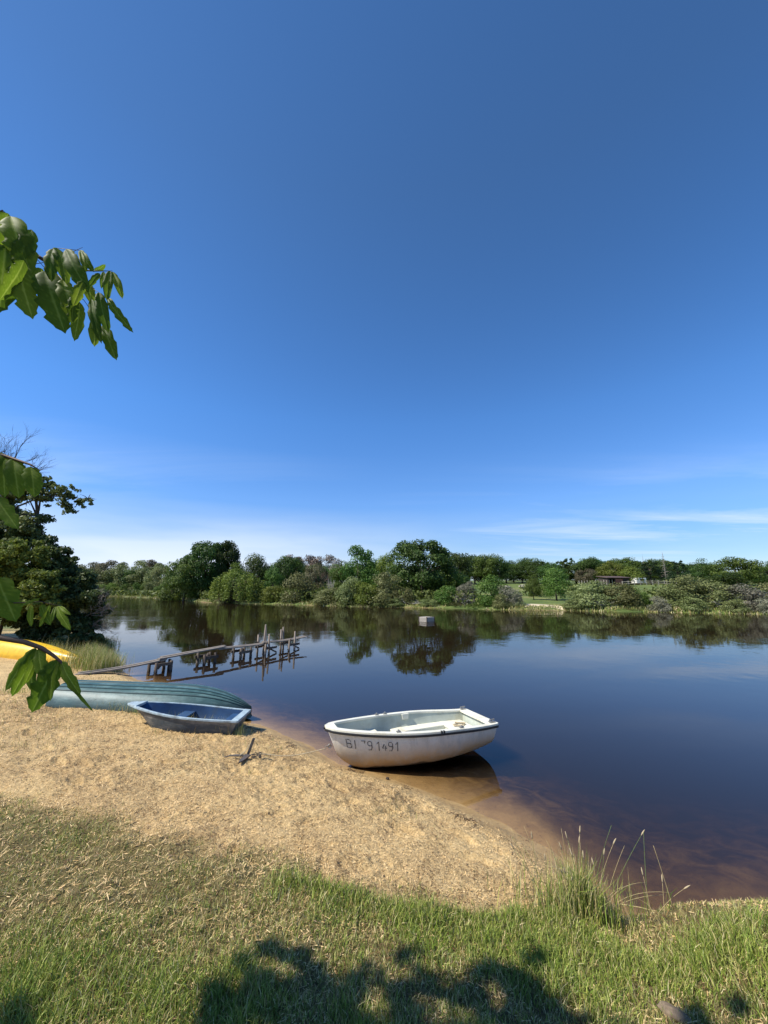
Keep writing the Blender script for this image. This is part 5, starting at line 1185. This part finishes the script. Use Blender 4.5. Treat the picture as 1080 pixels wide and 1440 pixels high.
twig([(-240, 590), (-60, 628), (6, 641), (42, 653), (56, 661)], 1.0, .009, .0009); twig([(-60, 628), (-30, 680), (-4, 700)], 1.0, .003, .001)
twig([(-220, 780), (-60, 812), (-4, 812)], 1.25, .008, .0015); twig([(-60, 812), (20, 848), (56, 846), (84, 852)], 1.25, .003, .0008)
twig([(-240, 880), (-60, 889), (0, 897), (35, 903), (58, 911), (74, 921), (85, 930), (93, 944)], .62, .006, .0011)
# limbs and trunk
def mlimb(pts, rad, n=9): MB().tube([Vector(p) - MO for p in pts], rad, n).build('limb', BARK, maple, True)
MB().tube([(0, 0, -.25), (.02, .03, .4), (-.03, .05, 1.4), (.05, .0, 2.4), (.1, .1, 3.3), (.0, .2, 4.4)], [.26, .19, .17, .15, .11, .04], 14).build('trunk', BARK, maple, True)
tw = V3(-260, 300, 1.12); mlimb([(-3.25, -.9, 2.6), (-2.6, -.2, 3.0), tuple((tw + Vector((-2.6, -.2, 3.0))) / 2), tuple(tw)], [.07, .045, .025, .012])
tw = V3(-240, 590, 1.0); mlimb([(-3.28, -.85, 2.1), (-2.6, .1, 2.55), tuple(tw)], [.05, .03, .009])
tw = V3(-220, 780, 1.25); mlimb([(-2.6, .1, 2.55), (-2.3, .7, 2.4), tuple(tw)], [.025, .016, .008])
tw = V3(-240, 880, .62); mlimb([(-2.6, .1, 2.5), (-1.9, .3, 2.35), tuple(tw)], [.022, .014, .006])
# canopy: leaf clusters whose shade falls on the turf at the bottom of the picture
CAN = []
def shade(u, v, rad, T, n, zg=.44):
    gx_, gy_ = flat(u, v, zg); c_ = Vector((gx_, gy_, zg)) + SUN * T; CAN.append((c_, rad, n)); return c_
SH = [(270, 1436, .12, 5.0, 50), (310, 1408, .10, 4.9, 40), (345, 1385, .12, 4.8, 45), (375, 1420, .20, 5.0, 90), (420, 1400, .13, 5.1, 50), (395, 1325, .05, 4.6, 12), (362, 1310, .04, 4.7, 8), (430, 1340, .06, 4.7, 16), (470, 1358, .06, 5.2, 16), (410, 1360, .07, 5.0, 20), (450, 1375, .08, 5.0, 22), (500, 1328, .05, 4.9, 10), (545, 1305, .045, 4.9, 9), (560, 1335, .06, 5.0, 14), (520, 1360, .06, 5.1, 14), (550, 1385, .08, 5.2, 20), (600, 1350, .06, 5.1, 14), (625, 1345, .06, 5.3, 14), (640, 1318, .05, 5.0, 10), (672, 1322, .09, 5.2, 28), (700, 1350, .12, 5.2, 45), (725, 1385, .15, 5.2, 70), (690, 1395, .12, 5.3, 40), (650, 1385, .08, 5.3, 24), (740, 1425, .14, 5.2, 60), (660, 1425, .10, 5.4, 34), (600, 1410, .06, 5.4, 12), (560, 1435, .10, 5.3, 26), (470, 1435, .09, 5.2, 26), (720, 1300, .05, 5.1, 10), (925, 1362, .045, 5.6, 34), (1000, 1368, .03, 5.6, 14), (946, 1385, .035, 5.6, 22), (962, 1405, .04, 5.6, 26), (985, 1430, .05, 5.7, 28), (905, 1425, .07, 5.6, 30), (10, 1442, .10, 4.4, 20), (550, 1480, .2, 5.3, 60), (400, 1490, .28, 5.1, 120), (700, 1490, .3, 5.3, 160)]
for u_, v_, r_, t_, n_ in SH: shade(u_, v_, r_ * .85, t_, int(n_ * .5))
rc = np.random.default_rng(77)
for k in range(60):                            # the rest of the canopy, above and behind the camera
    c_ = Vector((rc.uniform(-5.2, -1.6), rc.uniform(-3.6, .1), rc.uniform(2.8, 5.4))); CAN.append((c_, .32, 70))
Cc, Nn_ = [], []
for c_, rad, n in CAN:
    d = rc.normal(size=(n, 3)) * rad * .62 * np.array([1, 1, .7]); Cc.append(np.array(c_) + d); Nn_.append(unit(rc.normal(size=(n, 3)) * .45 + np.array(SUN) * .8 + [0, 0, .5]))
Cc, Nn_ = np.concatenate(Cc) - np.array(MO), np.concatenate(Nn_)
Vv, Fv = quads(Cc, Nn_, .085, rc, 1.5)
me = mesh_np('canopy', Vv, Fv, LEAF, False, dict(vein=np.repeat(rc.random(len(Cc)) * .7, 4))); tag(obj('canopy', me, maple), kind='stuff')
# branches carrying the clusters
b = MB(); hub = [Vector((-3.25, -.75, 3.2)), Vector((-3.3, -.6, 4.2)), Vector((-3.2, .3, 4.4)), Vector((-3.0, .9, 4.4))]
b.tube([p - MO for p in hub], [.09, .07, .05, .03], 7)
for c_, rad, n in CAN:
    h_ = min(hub, key=lambda p: (p - c_).length); mid = h_.lerp(c_, .5) + Vector((0, 0, -.08)); b.tube([h_ - MO, mid - MO, c_ - MO], [.012, .008, .004], 4, False)
b.build('branch', BARK, maple, True)
